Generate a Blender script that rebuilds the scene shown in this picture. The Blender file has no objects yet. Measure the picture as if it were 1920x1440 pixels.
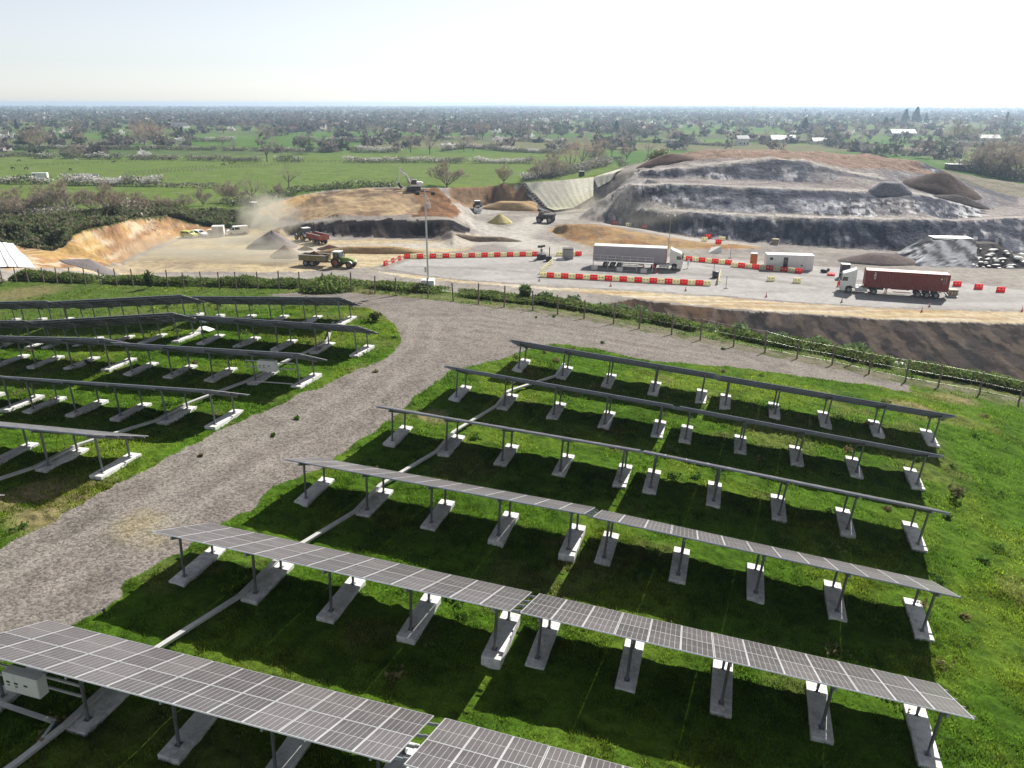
import bpy, bmesh, math, random
import numpy as np
from mathutils import Vector, Matrix
from mathutils.geometry import delaunay_2d_cdt

D = math.radians
random.seed(7)
RNG = np.random.default_rng(11)
S = bpy.context.scene
COL = S.collection

# ------------------------------------------------------------------ camera
FPX, PITCH, ROLL = 1442.0, D(20.07), D(0.097)          # focal length in photo pixels (1920 wide)
cam_d = bpy.data.cameras.new("camera")
cam = bpy.data.objects.new("camera", cam_d)
COL.objects.link(cam)
cam_d.sensor_width = 36.0
cam_d.lens = 36.0 * FPX / 1920.0
cam_d.clip_start = 0.5
cam_d.clip_end = 40000
_f = Vector((0, math.cos(PITCH), -math.sin(PITCH)))
_u0 = Vector((0, math.sin(PITCH), math.cos(PITCH)))
_r0 = Vector((1, 0, 0))
CR = math.cos(ROLL) * _r0 + math.sin(ROLL) * _u0
CU = -math.sin(ROLL) * _r0 + math.cos(ROLL) * _u0
CF = _f
cam.matrix_world = Matrix(((CR.x, CU.x, -CF.x, 0), (CR.y, CU.y, -CF.y, 0), (CR.z, CU.z, -CF.z, 0), (0, 0, 0, 1)))
S.camera = cam

# ------------------------------------------------------------------ sky, sun, exposure
SUN_AZ, SUN_EL = D(36.5), D(40.5)                       # azimuth measured clockwise from +Y
w = bpy.data.worlds.new("World")
S.world = w
w.use_nodes = True
wn = w.node_tree.nodes
bg = wn["Background"]
sky = wn.new("ShaderNodeTexSky")
sky.sky_type = 'NISHITA'
sky.sun_disc = False
sky.sun_elevation = SUN_EL
sky.sun_rotation = SUN_AZ
sky.altitude = 200
sky.air_density = 0.75
sky.dust_density = 0.4
sky.ozone_density = 1.0
hsv = wn.new("ShaderNodeHueSaturation")                  # a milky spring sky
hsv.inputs['Saturation'].default_value = 0.34
hsv.inputs['Value'].default_value = 1.2
w.node_tree.links.new(sky.outputs[0], hsv.inputs['Color'])
w.node_tree.links.new(hsv.outputs[0], bg.inputs[0])
bg.inputs[1].default_value = 0.064
sun_d = bpy.data.lights.new("sun", 'SUN')
sun_d.energy = 5.0
sun_d.angle = D(0.5)
sun_d.color = (1.0, 0.955, 0.88)
sun = bpy.data.objects.new("sun", sun_d)
COL.objects.link(sun)
_sd = Vector((math.sin(SUN_AZ) * math.cos(SUN_EL), math.cos(SUN_AZ) * math.cos(SUN_EL), math.sin(SUN_EL)))
sun.rotation_euler = (-_sd).to_track_quat('-Z', 'Y').to_euler()
S.view_settings.view_transform = 'Standard'
S.view_settings.look = 'None'
S.view_settings.exposure = 0.80
S.view_settings.gamma = 1.0
S.view_settings.use_curve_mapping = False
S.cycles.max_bounces = 6
S.cycles.diffuse_bounces = 2
S.cycles.glossy_bounces = 2
S.cycles.transparent_max_bounces = 8
S.cycles.volume_bounces = 0

HAZE_D = 0.00017
# ------------------------------------------------------------------ numpy noise
def _h(ix, iy, s):
    n = (ix.astype(np.int64) * 374761393 + iy.astype(np.int64) * 668265263 + s * 974634777) & 0xFFFFFFFF
    n = ((n ^ (n >> 13)) * 1274126177) & 0xFFFFFFFF
    n = n ^ (n >> 16)
    return (n & 0xFFFFFF) / float(0xFFFFFF)
def vn(x, y, s=0):
    x = np.asarray(x, float); y = np.asarray(y, float)
    ix = np.floor(x); iy = np.floor(y)
    fx = x - ix; fy = y - iy
    fx = fx * fx * (3 - 2 * fx); fy = fy * fy * (3 - 2 * fy)
    a = _h(ix, iy, s); b = _h(ix + 1, iy, s); c = _h(ix, iy + 1, s); d = _h(ix + 1, iy + 1, s)
    return (a * (1 - fx) + b * fx) * (1 - fy) + (c * (1 - fx) + d * fx) * fy
def fbm(x, y, s=0, o=4):
    t = 0; a = .5; n = 0
    for k in range(o):
        t = t + a * vn(np.asarray(x) * 2 ** k + 17.3 * k, np.asarray(y) * 2 ** k - 9.1 * k, s + k); n += a; a *= .5
    return t / n
def sstep(a, b, x):
    t = np.clip((x - a) / (b - a), 0, 1)
    return t * t * (3 - 2 * t)

# ------------------------------------------------------------------ solar tables: pose (x, y, z, azimuth, slope, tilt) of the upper left corner
TW, NCOL, CP = 3.385, 13, 1.05
TL = NCOL * CP
TILT = D(24.1)
TABS = {
 'A1': (-26.21, 61.21, -14.82, -16.00, 3.52), 'B1': (-23.48, 53.80, -14.40, -16.21, 1.07), 'C1': (-25.72, 47.19, -14.45, -16.23, 2.05),
 'D1': (-28.74, 41.17, -14.65, -16.09, 2.55), 'E1': (-31.57, 34.79, -14.26, -15.87, 2.04), 'F1': (-34.95, 29.01, -14.26, -15.82, 1.58),
 'A2': (-40.04, 64.97, -16.23, -15.50, 6.29), 'B2': (-37.60, 57.75, -16.00, -15.87, 7.13), 'C2': (-39.35, 51.05, -15.10, -15.80, 3.6),
 'D2': (-42.25, 44.96, -15.25, -15.83, 2.55), 'A3': (-53.52, 68.76, -17.36, -15.83, 5.00), 'B3': (-51.04, 61.56, -17.15, -15.83, 5.00),
 'C3': (-52.8, 54.85, -16.1, -15.83, 5.00),
 'r6L': (-16.10, 18.21, -14.75, -15.24, -2.47), 'r6R': (-2.72, 14.90, -15.68, -15.70, -3.41), 'r5L': (-13.10, 24.49, -14.73, -16.01, -2.81),
 'r5R': (0.27, 21.41, -15.94, -16.00, -3.60), 'r4L': (-10.14, 30.96, -14.89, -16.08, -2.58), 'r4R': (3.31, 27.62, -15.88, -16.13, -4.75),
 'r3L': (-7.08, 37.36, -14.90, -15.76, -3.36), 'r3R': (6.37, 33.98, -15.90, -15.83, -5.26), 'r2L': (-4.04, 43.74, -14.82, -15.80, -4.47),
 'r2R': (9.46, 40.28, -16.05, -15.82, -5.32), 'r1L': (-0.14, 49.61, -14.95, -15.82, -4.78), 'r1R': (13.30, 46.12, -16.26, -15.81, -4.99)}
for _k in TABS:                                          # both halves of a row meet at about one height
    if _k[0] == 'r':
        _s = 1.004 if _k[2] == 'L' else .9935
        TABS[_k] = tuple(v * _s for v in TABS[_k][:3]) + TABS[_k][3:]
POSTL, BLKH = 1.86, 0.23
def tab_axes(k):
    x, y, z, az, sl = TABS[k]
    az = D(az); sl = D(sl)
    a = Vector((math.cos(az) * math.cos(sl), math.sin(az) * math.cos(sl), math.sin(sl)))
    n = Vector((-math.sin(az), math.cos(az), 0))
    return Vector((x, y, z)), a, n, a.cross(n)
HN = 0.62                                                # near posts stand this far in from the high edge
GDROP = HN * math.tan(TILT) + POSTL + BLKH

# ------------------------------------------------------------------ photo pixel -> point
def ray(px, py):
    return CF + CR * ((px - 960) / FPX) - CU * ((py - 720) / FPX)
def at(px, py, z):
    d = ray(px, py)
    t = z / d.z
    return (d.x * t, d.y * t, z)

# ------------------------------------------------------------------ terrain: breaklines -> TIN -> height raster
PTS = []
def bl(pts, step=5.0):
    for i in range(len(pts)):
        PTS.append(pts[i])
        if i + 1 < len(pts):
            p, q = pts[i], pts[i + 1]
            n = int(math.hypot(q[0] - p[0], q[1] - p[1]) / step)
            for k in range(1, n):
                t = k / n
                PTS.append(tuple(p[j] + (q[j] - p[j]) * t for j in range(3)))
def blp(pp, step=5.0):
    W_ = [at(*p) for p in pp]
    bl(W_, step)
    return W_
PLAIN = -33.0
for k in TABS:                                           # solar hill under the tables
    o, a, n, up = tab_axes(k)
    for s in (0, TL / 2, TL):
        for h in (-0.4, 3.0):
            adj = -.08 + (-.04 if k[0] == 'r' and k[2] == 'R' and s == 0 else 0)
            if k[0] == 'r' and k[2] == 'L' and s == TL: continue
            p = o + a * s + n * h - up * (GDROP + adj)
            PTS.append(tuple(p))
for p in [(-60, 0, -18.6), (-30, 0, -16.9), (-12, 0, -17.2), (0, 0, -18.2), (14, 0, -19.4), (30, 0, -21), (60, 0, -24.5), (-60, -38, -19), (0, -38, -19), (60, -38, -25),
          (-45, 20, -16.6), (-24, 17, -16.6), (-60, 30, -17.4), (-64, 45, -18.2)]:
    PTS.append(p)
bl([at(1900, 900, -20.4), at(1900, 1200, -19.9), at(1910, 1430, -19.6)])
FENCE = [(-60, 524, -20.9), (0, 528, -20.5), (160, 535, -19.6), (340, 541, -18.9), (500, 545, -18.2), (659, 547, -17.8), (803, 559, -17.8), (897, 570, -18.0), (1000, 582, -18.4), (1095, 597, -18.8), (1198, 616, -19.3),
         (1313, 638, -19.9), (1434, 661.6, -20.4), (1560, 684.6, -20.95), (1697, 716, -21.4), (1836, 740, -21.9), (1950, 765, -22.3), (2060, 790, -22.7)]
FW = blp(FENCE)
def pushed(W_, dd, dz):
    out = []
    for p in W_:
        m = math.hypot(p[0], p[1])
        out.append((p[0] * (m + dd) / m, p[1] * (m + dd) / m, p[2] + dz))
    return out
CREST = pushed(FW, 5.5, -0.35)
bl(CREST)
toe = []
for i, (p, q) in enumerate(zip(FENCE, FW)):
    m = math.hypot(q[0], q[1])
    t = min(max((p[0] - 1000) / 250.0, 0), 1)
    dd = (114 - m) * (1 - t) + (85 - m) * t
    zz = -29.4 * (1 - t) + -38.0 * t
    toe.append((q[0] * (m + dd) / m, q[1] * (m + dd) / m, zz))
bl(toe)
PADZ = -29.0
BROW = blp([(1040, 536, PADZ), (1120, 552, PADZ), (1240, 567, PADZ), (1400, 583, PADZ), (1520, 589, PADZ), (1645, 597, PADZ), (1749, 603, PADZ), (1916, 608, PADZ), (2080, 616, PADZ)])
# flat pit floor and yard
for p in [(100, 503), (250, 500), (400, 495), (540, 500), (700, 505), (850, 520), (960, 530), (300, 480), (420, 470), (560, 470), (700, 470), (850, 465), (960, 470), (720, 490), (1000, 500), (1200, 500), (1200, 530), (1400, 500),
          (1400, 550), (1600, 530), (1600, 570), (1800, 560), (1900, 590), (1750, 520), (1900, 540), (2060, 580), (2080, 560), (930, 440), (1000, 450)]:
    PTS.append(at(*p, PADZ))
blp([(337, 441, -30), (400, 443, -30), (462, 442, -30)])
blp([(480, 430, -29.8), (520, 448, -29.5), (600, 452, -29.1)])
# cut bank on the left
blp([(20, 505, -29.2), (105, 501, -29.2), (200, 497, -29.2), (225, 490, -29.3), (287, 462, -29.6), (332, 447, -29.9)])
TOPB = blp([(-80, 452, -23.8), (-10, 455, -23.6), (18, 456, -23.6), (47, 467, -24.6), (67, 465, -24.6), (95, 470, -25), (125, 455, -24.3), (135, 442, -23.8), (160, 432, -23.7), (212, 421, -23.6), (255, 410, -24.6), (285, 407, -25.4), (312, 405, -26), (355, 417, -28.0), (400, 427, -29.2), (462, 428, -29.2)])
bl(pushed(TOPB[:-2], 14, 0.6))
bl(pushed(TOPB, 55, -6.6) if False else [(p[0] * 1.33, p[1] * 1.33, PLAIN + 0.8) for p in TOPB])
# central mound
blp([(545, 440, -29.2), (600, 443, -29), (700, 446, -29), (800, 443, -29), (870, 438, -29), (890, 433, -29)])
blp([(530, 425, -27.6), (600, 419, -26.6), (650, 417, -26.2), (715, 415, -26), (800, 416, -26), (850, 415, -26), (880, 424, -27.6)])
blp([(640, 405, -25.3), (720, 403, -25.2), (790, 402, -25.1), (840, 400, -25.4)])
blp([(480, 402, -29.3), (497, 387, -26.8), (560, 366, -24.0), (620, 357, -22.8), (700, 351.5, -22.1), (780, 350, -22.0), (812, 353, -22.2), (838, 372, -24), (862, 395, -26.5), (885, 418, -28.6)])
blp([(500, 372, -30.5), (560, 354, -30), (640, 346.5, -29), (780, 341, -27.5)])
# haul road floor behind, embankment and liner slope
blp([(890, 405, -29), (900, 390, -29), (850, 383, -29), (920, 381, -29), (960, 384, -29), (1000, 398, -29), (1035, 399, -29), (1075, 393, -28.7), (1120, 391, -28)])
blp([(845, 352, -25.2), (880, 352, -25), (925, 350.5, -24.9), (940, 344, -23.5), (985, 346, -23.2), (1050, 340.5, -22.4), (1115, 334, -21.4), (1150, 322, -19.6)])
blp([(845, 350, -25.2), (925, 348.5, -24.9), (945, 342.5, -23.4), (1050, 338, -22.3), (1115, 331.5, -21.2), (1170, 311, -18.6), (1230, 298, -17.2)])
# spur beside the yard
blp([(1035, 432, -29), (1060, 447, -29), (1112, 463, -29), (1200, 465, -29), (1330, 465, -29), (1420, 466, -29)])
blp([(1050, 422, -27.2), (1090, 421, -26.6), (1125, 424, -26.6), (1180, 437, -27.2), (1260, 450, -28), (1350, 459, -28.8)])
# waste mound
blp([(1010, 408, -29), (1080, 410, -28.8), (1138, 419, -28.6), (1200, 428, -28.4), (1305, 446, -28.7), (1407, 454, -29), (1446, 457, -29), (1570, 466, -29), (1698, 472, -29), (1800, 476, -29), (1930, 479, -29), (2060, 482, -29)])
CR1 = blp([(1136, 392, -26), (1219, 396.5, -24.5), (1300, 400, -24.2), (1407, 405, -24.05), (1530, 409.5, -23.75), (1655, 412.7, -23.5), (1783, 413.5, -23.5), (1911, 408, -23.3), (2040, 402, -23.2)])
blp([(1205, 388.5, -23.6), (1271, 392, -23.9), (1399, 398.5, -23.9), (1570, 405, -23.6), (1698, 408.5, -23.3), (1745, 409, -23.3)])
CR2 = blp([(1190, 347.5, -19.4), (1250, 346, -19.2), (1313, 347, -19), (1442, 353.7, -19.3), (1540, 357, -19.4), (1612, 360, -19.5), (1700, 364, -19.9), (1740, 367.5, -20.4), (1766, 374, -21.2)])
blp([(1207, 333, -18.9), (1300, 336, -18.9), (1399, 339.5, -18.9), (1500, 343, -18.9), (1600, 348, -18.9), (1680, 352, -19.2)])
CR3 = blp([(1198, 322, -17.5), (1250, 318, -16.9), (1313, 313, -16.2), (1390, 306, -15.2), (1463, 300, -14.4), (1530, 311, -15.5), (1591, 323, -16.8), (1655, 336, -18.2)])
blp([(1150, 362, -23.4), (1172, 345, -20.4), (1185, 333, -19), (1195, 320, -17.8)])
blp([(1235, 297, -15.6), (1270, 288, -14.2), (1330, 291, -14.0), (1484, 298, -14.0), (1560, 300, -14.6), (1640, 302, -15.2), (1719, 304, -15.9)])
blp([(1290, 283, -13.4), (1350, 279.5, -13), (1420, 279, -13), (1527, 283.5, -13.3), (1634, 291, -14.3), (1700, 298, -15.2), (1722, 302, -15.8)])
bl([(p[0], p[1] + 55, p[2] - 4.5) for p in [at(1330, 279.5, -13), at(1420, 279, -13), at(1527, 283, -13.3), at(1634, 291, -14.4)]])
blp([(1762, 322, -20.2), (1800, 335, -21.5), (1850, 355, -23.2), (1911, 372, -24)])
blp([(1790, 412, -24.3), (1850, 396, -24.0), (1911, 384, -23.9), (2000, 380, -24)])
blp([(1765, 318, -20.5), (1830, 331, -23), (1911, 345, -25.5), (2000, 352, -26)])
blp([(1775, 313, -28), (1840, 322, -30), (1911, 333, -32), (2000, 336, -32.5)])
bl([(x, y, PLAIN) for x, y in [(-225, 175), (-215, 235), (-180, 262), (-110, 275), (-60, 272), (-28, 275), (10, 290), (30, 300), (60, 345), (100, 365), (150, 350), (200, 320), (255, 262), (270, 200)]], 14)
for x, y in [(-258, 0), (-258, 100), (-258, 200), (-258, 300), (-258, 418), (-100, 418), (-100, 330), (0, 418), (0, 340), (100, 418), (200, 418), (298, 418), (298, 300), (298, 200), (-160, 300), (250, 360)]:
    PTS.append((x, y, PLAIN))
for x, y, z in [(-258, -38, -24), (-160, 40, -28), (-150, 110, -29.5), (-258, 60, -31), (298, -38, -38), (150, 0, -36), (150, 60, -38), (160, 100, -33), (298, 100, -33), (170, 130, -29.5), (220, 150, -30)]:
    PTS.append((x, y, z))

RX0, RY0, RS, RNX, RNY = -260.0, -40.0, 0.5, 1121, 921
def _tin():
    seen = {}; V = []; Z = []
    for p in PTS:
        k = (round(p[0] * 2.5), round(p[1] * 2.5))
        if k in seen: continue
        seen[k] = 1; V.append(Vector((p[0], p[1]))); Z.append(p[2])
    r = delaunay_2d_cdt(V, [], [], 0, 1e-5)
    ov, of, oi = r[0], r[2], r[3]
    z = [Z[i[0]] if len(i) else PLAIN for i in oi]
    R = np.full((RNY, RNX), PLAIN)
    for t in of:
        (x0, y0), (x1, y1), (x2, y2) = [ov[i] for i in t]
        z0, z1, z2 = [z[i] for i in t]
        i0 = max(int(math.ceil((min(x0, x1, x2) - RX0) / RS)), 0); i1 = min(int((max(x0, x1, x2) - RX0) / RS), RNX - 1)
        j0 = max(int(math.ceil((min(y0, y1, y2) - RY0) / RS)), 0); j1 = min(int((max(y0, y1, y2) - RY0) / RS), RNY - 1)
        if i1 < i0 or j1 < j0: continue
        X, Y = np.meshgrid(RX0 + RS * np.arange(i0, i1 + 1), RY0 + RS * np.arange(j0, j1 + 1))
        dt = (y1 - y2) * (x0 - x2) + (x2 - x1) * (y0 - y2)
        if abs(dt) < 1e-9: continue
        a = ((y1 - y2) * (X - x2) + (x2 - x1) * (Y - y2)) / dt
        b = ((y2 - y0) * (X - x2) + (x0 - x2) * (Y - y2)) / dt
        c = 1 - a - b
        m = (a >= -1e-6) & (b >= -1e-6) & (c >= -1e-6)
        sub = R[j0:j1 + 1, i0:i1 + 1]
        sub[m] = (a * z0 + b * z1 + c * z2)[m]
    for k in range(1):                                   # soften the creases a little
        Q = R.copy()
        Q[1:-1, 1:-1] = (R[1:-1, 1:-1] * 2 + R[:-2, 1:-1] + R[2:, 1:-1] + R[1:-1, :-2] + R[1:-1, 2:]) / 6
        R = Q
    return R
RAST = _tin()
def H0(x, y):
    x = np.asarray(x, float); y = np.asarray(y, float)
    u = (x - RX0) / RS; v = (y - RY0) / RS
    inside = (u >= 0) & (v >= 0) & (u < RNX - 1.001) & (v < RNY - 1.001)
    uc = np.clip(u, 0, RNX - 1.01); vc = np.clip(v, 0, RNY - 1.01)
    i = uc.astype(int); j = vc.astype(int); fu = uc - i; fv = vc - j
    z = (RAST[j, i] * (1 - fu) + RAST[j, i + 1] * fu) * (1 - fv) + (RAST[j + 1, i] * (1 - fu) + RAST[j + 1, i + 1] * fu) * fv
    d = np.hypot(x, y)
    far = PLAIN + sstep(500, 1500, d) * (fbm(x / 900, y / 900, 5, 3) - .5) * 6 + sstep(3000, 9000, d) * (fbm(x / 2600, y / 2600, 9, 3) - .38) * 38 - d * d / 12.7e6
    return np.where(inside, z, np.where(y < 60, z, far))
def hit(px, py, h=0.0, lo=8.0, hi=9000.0):
    d = ray(px, py); hz = math.hypot(d.x, d.y)
    s = np.concatenate([np.arange(lo, 420, 0.25), np.geomspace(420, hi, 2500)])
    X = d.x / hz * s; Y = d.y / hz * s; Zr = d.z / hz * s
    Zt = H0(X, Y) + h
    k = np.nonzero(Zr <= Zt)[0]
    if len(k) == 0: k = [len(s) - 1]
    k = int(k[0])
    if k > 0:
        a = Zr[k - 1] - Zt[k - 1]; b = Zt[k] - Zr[k]
        t = a / max(a + b, 1e-9); sd = s[k - 1] + (s[k] - s[k - 1]) * t
    else: sd = s[0]
    x = d.x / hz * sd; y = d.y / hz * sd
    return Vector((x, y, float(H0(x, y))))
def gz(x, y): return float(H0(x, y))
def poly(pp): return [tuple(hit(*p))[:2] for p in pp]
def inpoly(X, Y, P):
    r = np.zeros(X.shape, bool)
    n = len(P)
    for i in range(n):
        x0, y0 = P[i]; x1, y1 = P[(i + 1) % n]
        if y0 == y1: continue
        c = (y0 > Y) != (y1 > Y)
        r ^= c & (X < (x1 - x0) * (Y - y0) / (y1 - y0) + x0)
    return r
def dline(X, Y, P):                                      # distance to a polyline
    m = np.full(X.shape, 1e9)
    for (x0, y0), (x1, y1) in zip(P[:-1], P[1:]):
        dx, dy = x1 - x0, y1 - y0
        t = np.clip(((X - x0) * dx + (Y - y0) * dy) / (dx * dx + dy * dy + 1e-9), 0, 1)
        m = np.minimum(m, np.hypot(X - x0 - t * dx, Y - y0 - t * dy))
    return m
# ------------------------------------------------------------------ materials
def nodes_mat(name):
    m = bpy.data.materials.new(name)
    m.use_nodes = True
    return m, m.node_tree.nodes, m.node_tree.links, m.node_tree.nodes["Principled BSDF"]
def noise_node(N, L, scale, detail=4, rough=.6, vec=None):
    n = N.new("ShaderNodeTexNoise")
    n.inputs['Scale'].default_value = scale; n.inputs['Detail'].default_value = detail; n.inputs['Roughness'].default_value = rough
    if vec is not None: L.new(vec, n.inputs['Vector'])
    return n
def math_node(N, L, op, a, b):
    n = N.new("ShaderNodeMath"); n.operation = op
    for i, v in enumerate((a, b)):
        if isinstance(v, (int, float)): n.inputs[i].default_value = v
        else: L.new(v, n.inputs[i])
    return n.outputs[0]
def map_range(N, L, v, a, b, c, d):
    n = N.new("ShaderNodeMapRange")
    L.new(v, n.inputs[0])
    for i, x in enumerate((a, b, c, d)): n.inputs[i + 1].default_value = x
    return n.outputs[0]
def scale_col(N, L, col, f):
    n = N.new("ShaderNodeVectorMath"); n.operation = 'SCALE'
    if isinstance(col, tuple): n.inputs[0].default_value = col[:3]
    else: L.new(col, n.inputs[0])
    L.new(f, n.inputs['Scale'])
    return n.outputs[0]
def terrain_mat(name, s1, s2, lo, hi, bump, bdist, rough=.95, pebbles=0.0, pvar=.5):
    m, N, L, B = nodes_mat(name)
    a = N.new("ShaderNodeAttribute"); a.attribute_name = "Col"
    tc = N.new("ShaderNodeTexCoord"); v = tc.outputs['Object']
    n1 = noise_node(N, L, s1, 5, .62, v); n2 = noise_node(N, L, s2, 4, .6, v)
    f = math_node(N, L, 'MULTIPLY', map_range(N, L, n1.outputs[0], .3, .7, lo, hi), map_range(N, L, n2.outputs[0], .3, .7, lo, hi))
    h = n1.outputs[0]
    if pebbles:
        vo = N.new("ShaderNodeTexVoronoi"); vo.inputs['Scale'].default_value = pebbles; L.new(v, vo.inputs['Vector'])
        sc = N.new("ShaderNodeSeparateColor"); L.new(vo.outputs['Color'], sc.inputs[0])
        f = math_node(N, L, 'MULTIPLY', f, map_range(N, L, sc.outputs[0], 0, 1, 1 - pvar, 1 + pvar))
        h = math_node(N, L, 'MULTIPLY', vo.outputs['Distance'], -1.0)
    L.new(scale_col(N, L, a.outputs['Color'], f), B.inputs['Base Color'])
    b = N.new("ShaderNodeBump"); b.inputs['Strength'].default_value = bump; b.inputs['Distance'].default_value = bdist
    L.new(h, b.inputs['Height']); L.new(b.outputs[0], B.inputs['Normal'])
    B.inputs['Roughness'].default_value = rough
    B.inputs['Specular IOR Level'].default_value = .02
    return m
MT = {0: terrain_mat("farmland_mat", .12, .9, .82, 1.18, .5, .4), 1: terrain_mat("grass_mat", 2.2, 9, .7, 1.3, .9, .12),
      2: terrain_mat("gravel_mat", 3.5, 11, .94, 1.06, .5, .03, .95, 12.0, .42), 3: terrain_mat("dirt_mat", .7, 3.0, .82, 1.18, .8, .25),
      4: terrain_mat("asphalt_mat", .25, 2.0, .93, 1.07, .1, .02, .85), 5: terrain_mat("waste_mat", .55, 2.2, .68, 1.32, 1.0, .5)}

# ------------------------------------------------------------------ zones, traced on the ground
PATH = poly([(-60, 1060), (0, 1030), (150, 945), (300, 870), (420, 800), (520, 760), (600, 725), (680, 690), (735, 665), (755, 640), (745, 612), (720, 592), (690, 577), (640, 570), (560, 560), (500, 553), (560, 548), (640, 548), (690, 551), (760, 556), (860, 568), (1000, 578), (1095, 592), (1198, 610), (1313, 632), (1434, 655), (1560, 678), (1697, 708), (1836, 734), (1960, 758),
             (2060, 790), (1960, 765), (1900, 752), (1830, 738), (1765, 729), (1705, 722), (1711, 736), (1670, 730), (1630, 722), (1508, 706), (1394, 690), (1218, 677), (1124, 655), (1040, 645), (990, 655), (956, 668), (890, 684), (850, 692), (800, 730), (740, 780), (690, 815), (600, 880), (520, 905), (470, 955), (400, 985), (330, 1040), (240, 1085), (230, 1125), (150, 1165), (90, 1195), (0, 1240), (-160, 1330), (-400, 1240)])
VERGE = poly([(640, 549), (690, 552), (803, 562), (897, 573), (1000, 585), (1095, 600), (1198, 620), (1313, 642), (1434, 666), (1560, 690), (1697, 722), (1836, 748), (1960, 775)]) + [p[:2] for p in reversed(pushed(FW[5:], 3.2, 0))]
QUARRY = [p[:2] for p in toe] + [(185, 95), (300, 110)] + poly([(2060, 356), (1911, 345), (1830, 331), (1765, 318)]) + [(p[0], p[1] + 62) for p in poly([(1640, 293), (1527, 285), (1420, 281), (1300, 284)])] + \
    poly([(1235, 298), (1170, 312), (1115, 333), (1050, 339.5), (945, 344), (925, 350), (845, 351.5), (780, 349.5), (700, 351), (620, 356.5), (560, 366), (500, 386), (480, 401), (462, 429), (400, 428), (355, 418), (312, 406), (255, 411), (212, 422), (160, 433), (135, 443), (125, 456), (95, 471), (67, 466), (47, 468), (18, 457), (-10, 456), (-80, 453)]) + [(-200, 110), (-120, 95)]
MOUND = poly([(1128, 400), (1138, 420), (1200, 429), (1305, 447), (1446, 458), (1570, 467), (1698, 473), (1930, 480), (2060, 483)]) + [(300, 140)] + poly([(2060, 356), (1911, 345), (1830, 331), (1765, 318)]) + [(p[0], p[1] + 62) for p in poly([(1640, 293), (1527, 285), (1420, 281), (1300, 284)])] + poly([(1238, 298), (1195, 319), (1172, 345), (1150, 363)])
YARD = poly([(728, 503), (770, 487), (850, 483), (1000, 480), (1108, 480), (1270, 481), (1330, 484), (1420, 490), (1560, 501), (1700, 517), (1830, 533), (1960, 549), (2060, 560), (2080, 586), (1920, 581), (1800, 580), (1640, 575), (1500, 566), (1350, 554), (1180, 543), (1010, 533), (870, 524), (790, 515)])
R3 = {k: poly(v) for k, v in {
    'cut': [(10, 507), (110, 503), (200, 499), (228, 491), (290, 463), (336, 448), (345, 440), (400, 440), (466, 440), (470, 428), (400, 425), (355, 415), (312, 404), (255, 409), (212, 420), (160, 431), (135, 441), (125, 454), (95, 469), (67, 464), (30, 460)],
    'pit': [(110, 506), (215, 499), (240, 490), (300, 466), (345, 447), (400, 445), (470, 430), (500, 415), (540, 445), (600, 452), (700, 448), (840, 445), (900, 440), (880, 470), (790, 474), (700, 500), (560, 510), (300, 510)],
    'top': [(497, 388), (560, 368), (620, 359), (700, 353), (790, 352), (835, 372), (850, 398), (780, 402), (640, 406), (560, 414), (510, 408)],
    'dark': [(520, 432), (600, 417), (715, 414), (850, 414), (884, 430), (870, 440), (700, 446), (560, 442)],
    'ramp': [(484, 402), (500, 386), (560, 368), (600, 364), (560, 385), (520, 400), (490, 405)],
    'brown': [(770, 352), (812, 353), (840, 372), (864, 396), (850, 410), (770, 406), (790, 385), (775, 365)],
    'emb': [(840, 351), (925, 349), (985, 346), (1035, 398), (1000, 399), (920, 382), (846, 384)],
    'embd': [(918, 352), (940, 344), (932, 365), (920, 381), (910, 380)],
    'spur': [(1025, 433), (1046, 422), (1090, 420), (1140, 424), (1200, 436), (1300, 452), (1400, 460), (1440, 466), (1330, 467), (1112, 464), (1060, 448)],
    'pad': [(845, 384), (920, 381), (985, 386), (960, 396), (880, 398)],
    'track': [(690, 506), (770, 515), (870, 526), (1010, 537), (1180, 546), (1350, 557), (1500, 569), (1640, 578), (1800, 583), (2080, 590), (2080, 616), (1916, 607), (1749, 602), (1645, 596), (1520, 588), (1400, 581), (1240, 565), (1120, 550), (1000, 540), (860, 530), (760, 520)],
    'slope': [(1190, 561), (1240, 568), (1400, 584), (1520, 590), (1645, 598), (1749, 604), (1916, 609), (2080, 617)] ,
    'mtop': [(1235, 296), (1300, 284), (1420, 279.5), (1527, 284), (1634, 291.5), (1722, 303), (1765, 330), (1700, 322), (1600, 316), (1500, 302), (1440, 296), (1330, 297), (1250, 303), (1200, 312)],
    'pile': [(1690, 352), (1711, 335), (1748, 329), (1775, 334), (1800, 345), (1835, 362), (1790, 366), (1720, 360)],
    'ash2': [(1270, 384), (1310, 372), (1420, 370), (1545, 378), (1530, 398), (1440, 402), (1290, 395)],
    'ash1': [(1407, 444), (1410, 428), (1450, 426), (1455, 448)],
    'tangle': [(1783, 378), (1835, 378), (1856, 404), (1800, 409), (1770, 400)], 'mottle': [(1500, 385), (1600, 370), (1700, 372), (1775, 385), (1790, 410), (1640, 409), (1540, 404)],
    'haul': [(1020, 412), (1100, 400), (1148, 372), (1172, 340), (1200, 330), (1215, 335), (1190, 352), (1168, 376), (1130, 398), (1075, 412)],
}.items()}
R3['slope'] += [p[:2] for p in reversed(toe[8:])]
HAUL = [poly(l) for l in ([(842, 384), (870, 405), (905, 428), (950, 446), (985, 462)], [(1015, 412), (985, 428), (960, 445), (1010, 460), (1060, 472)], [(1010, 411), (1080, 404), (1130, 388), (1160, 362), (1180, 340)], [(560, 470), (700, 462), (850, 455), (930, 448)],
                          [(1140, 420), (1220, 432), (1300, 447), (1380, 460)])]

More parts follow.
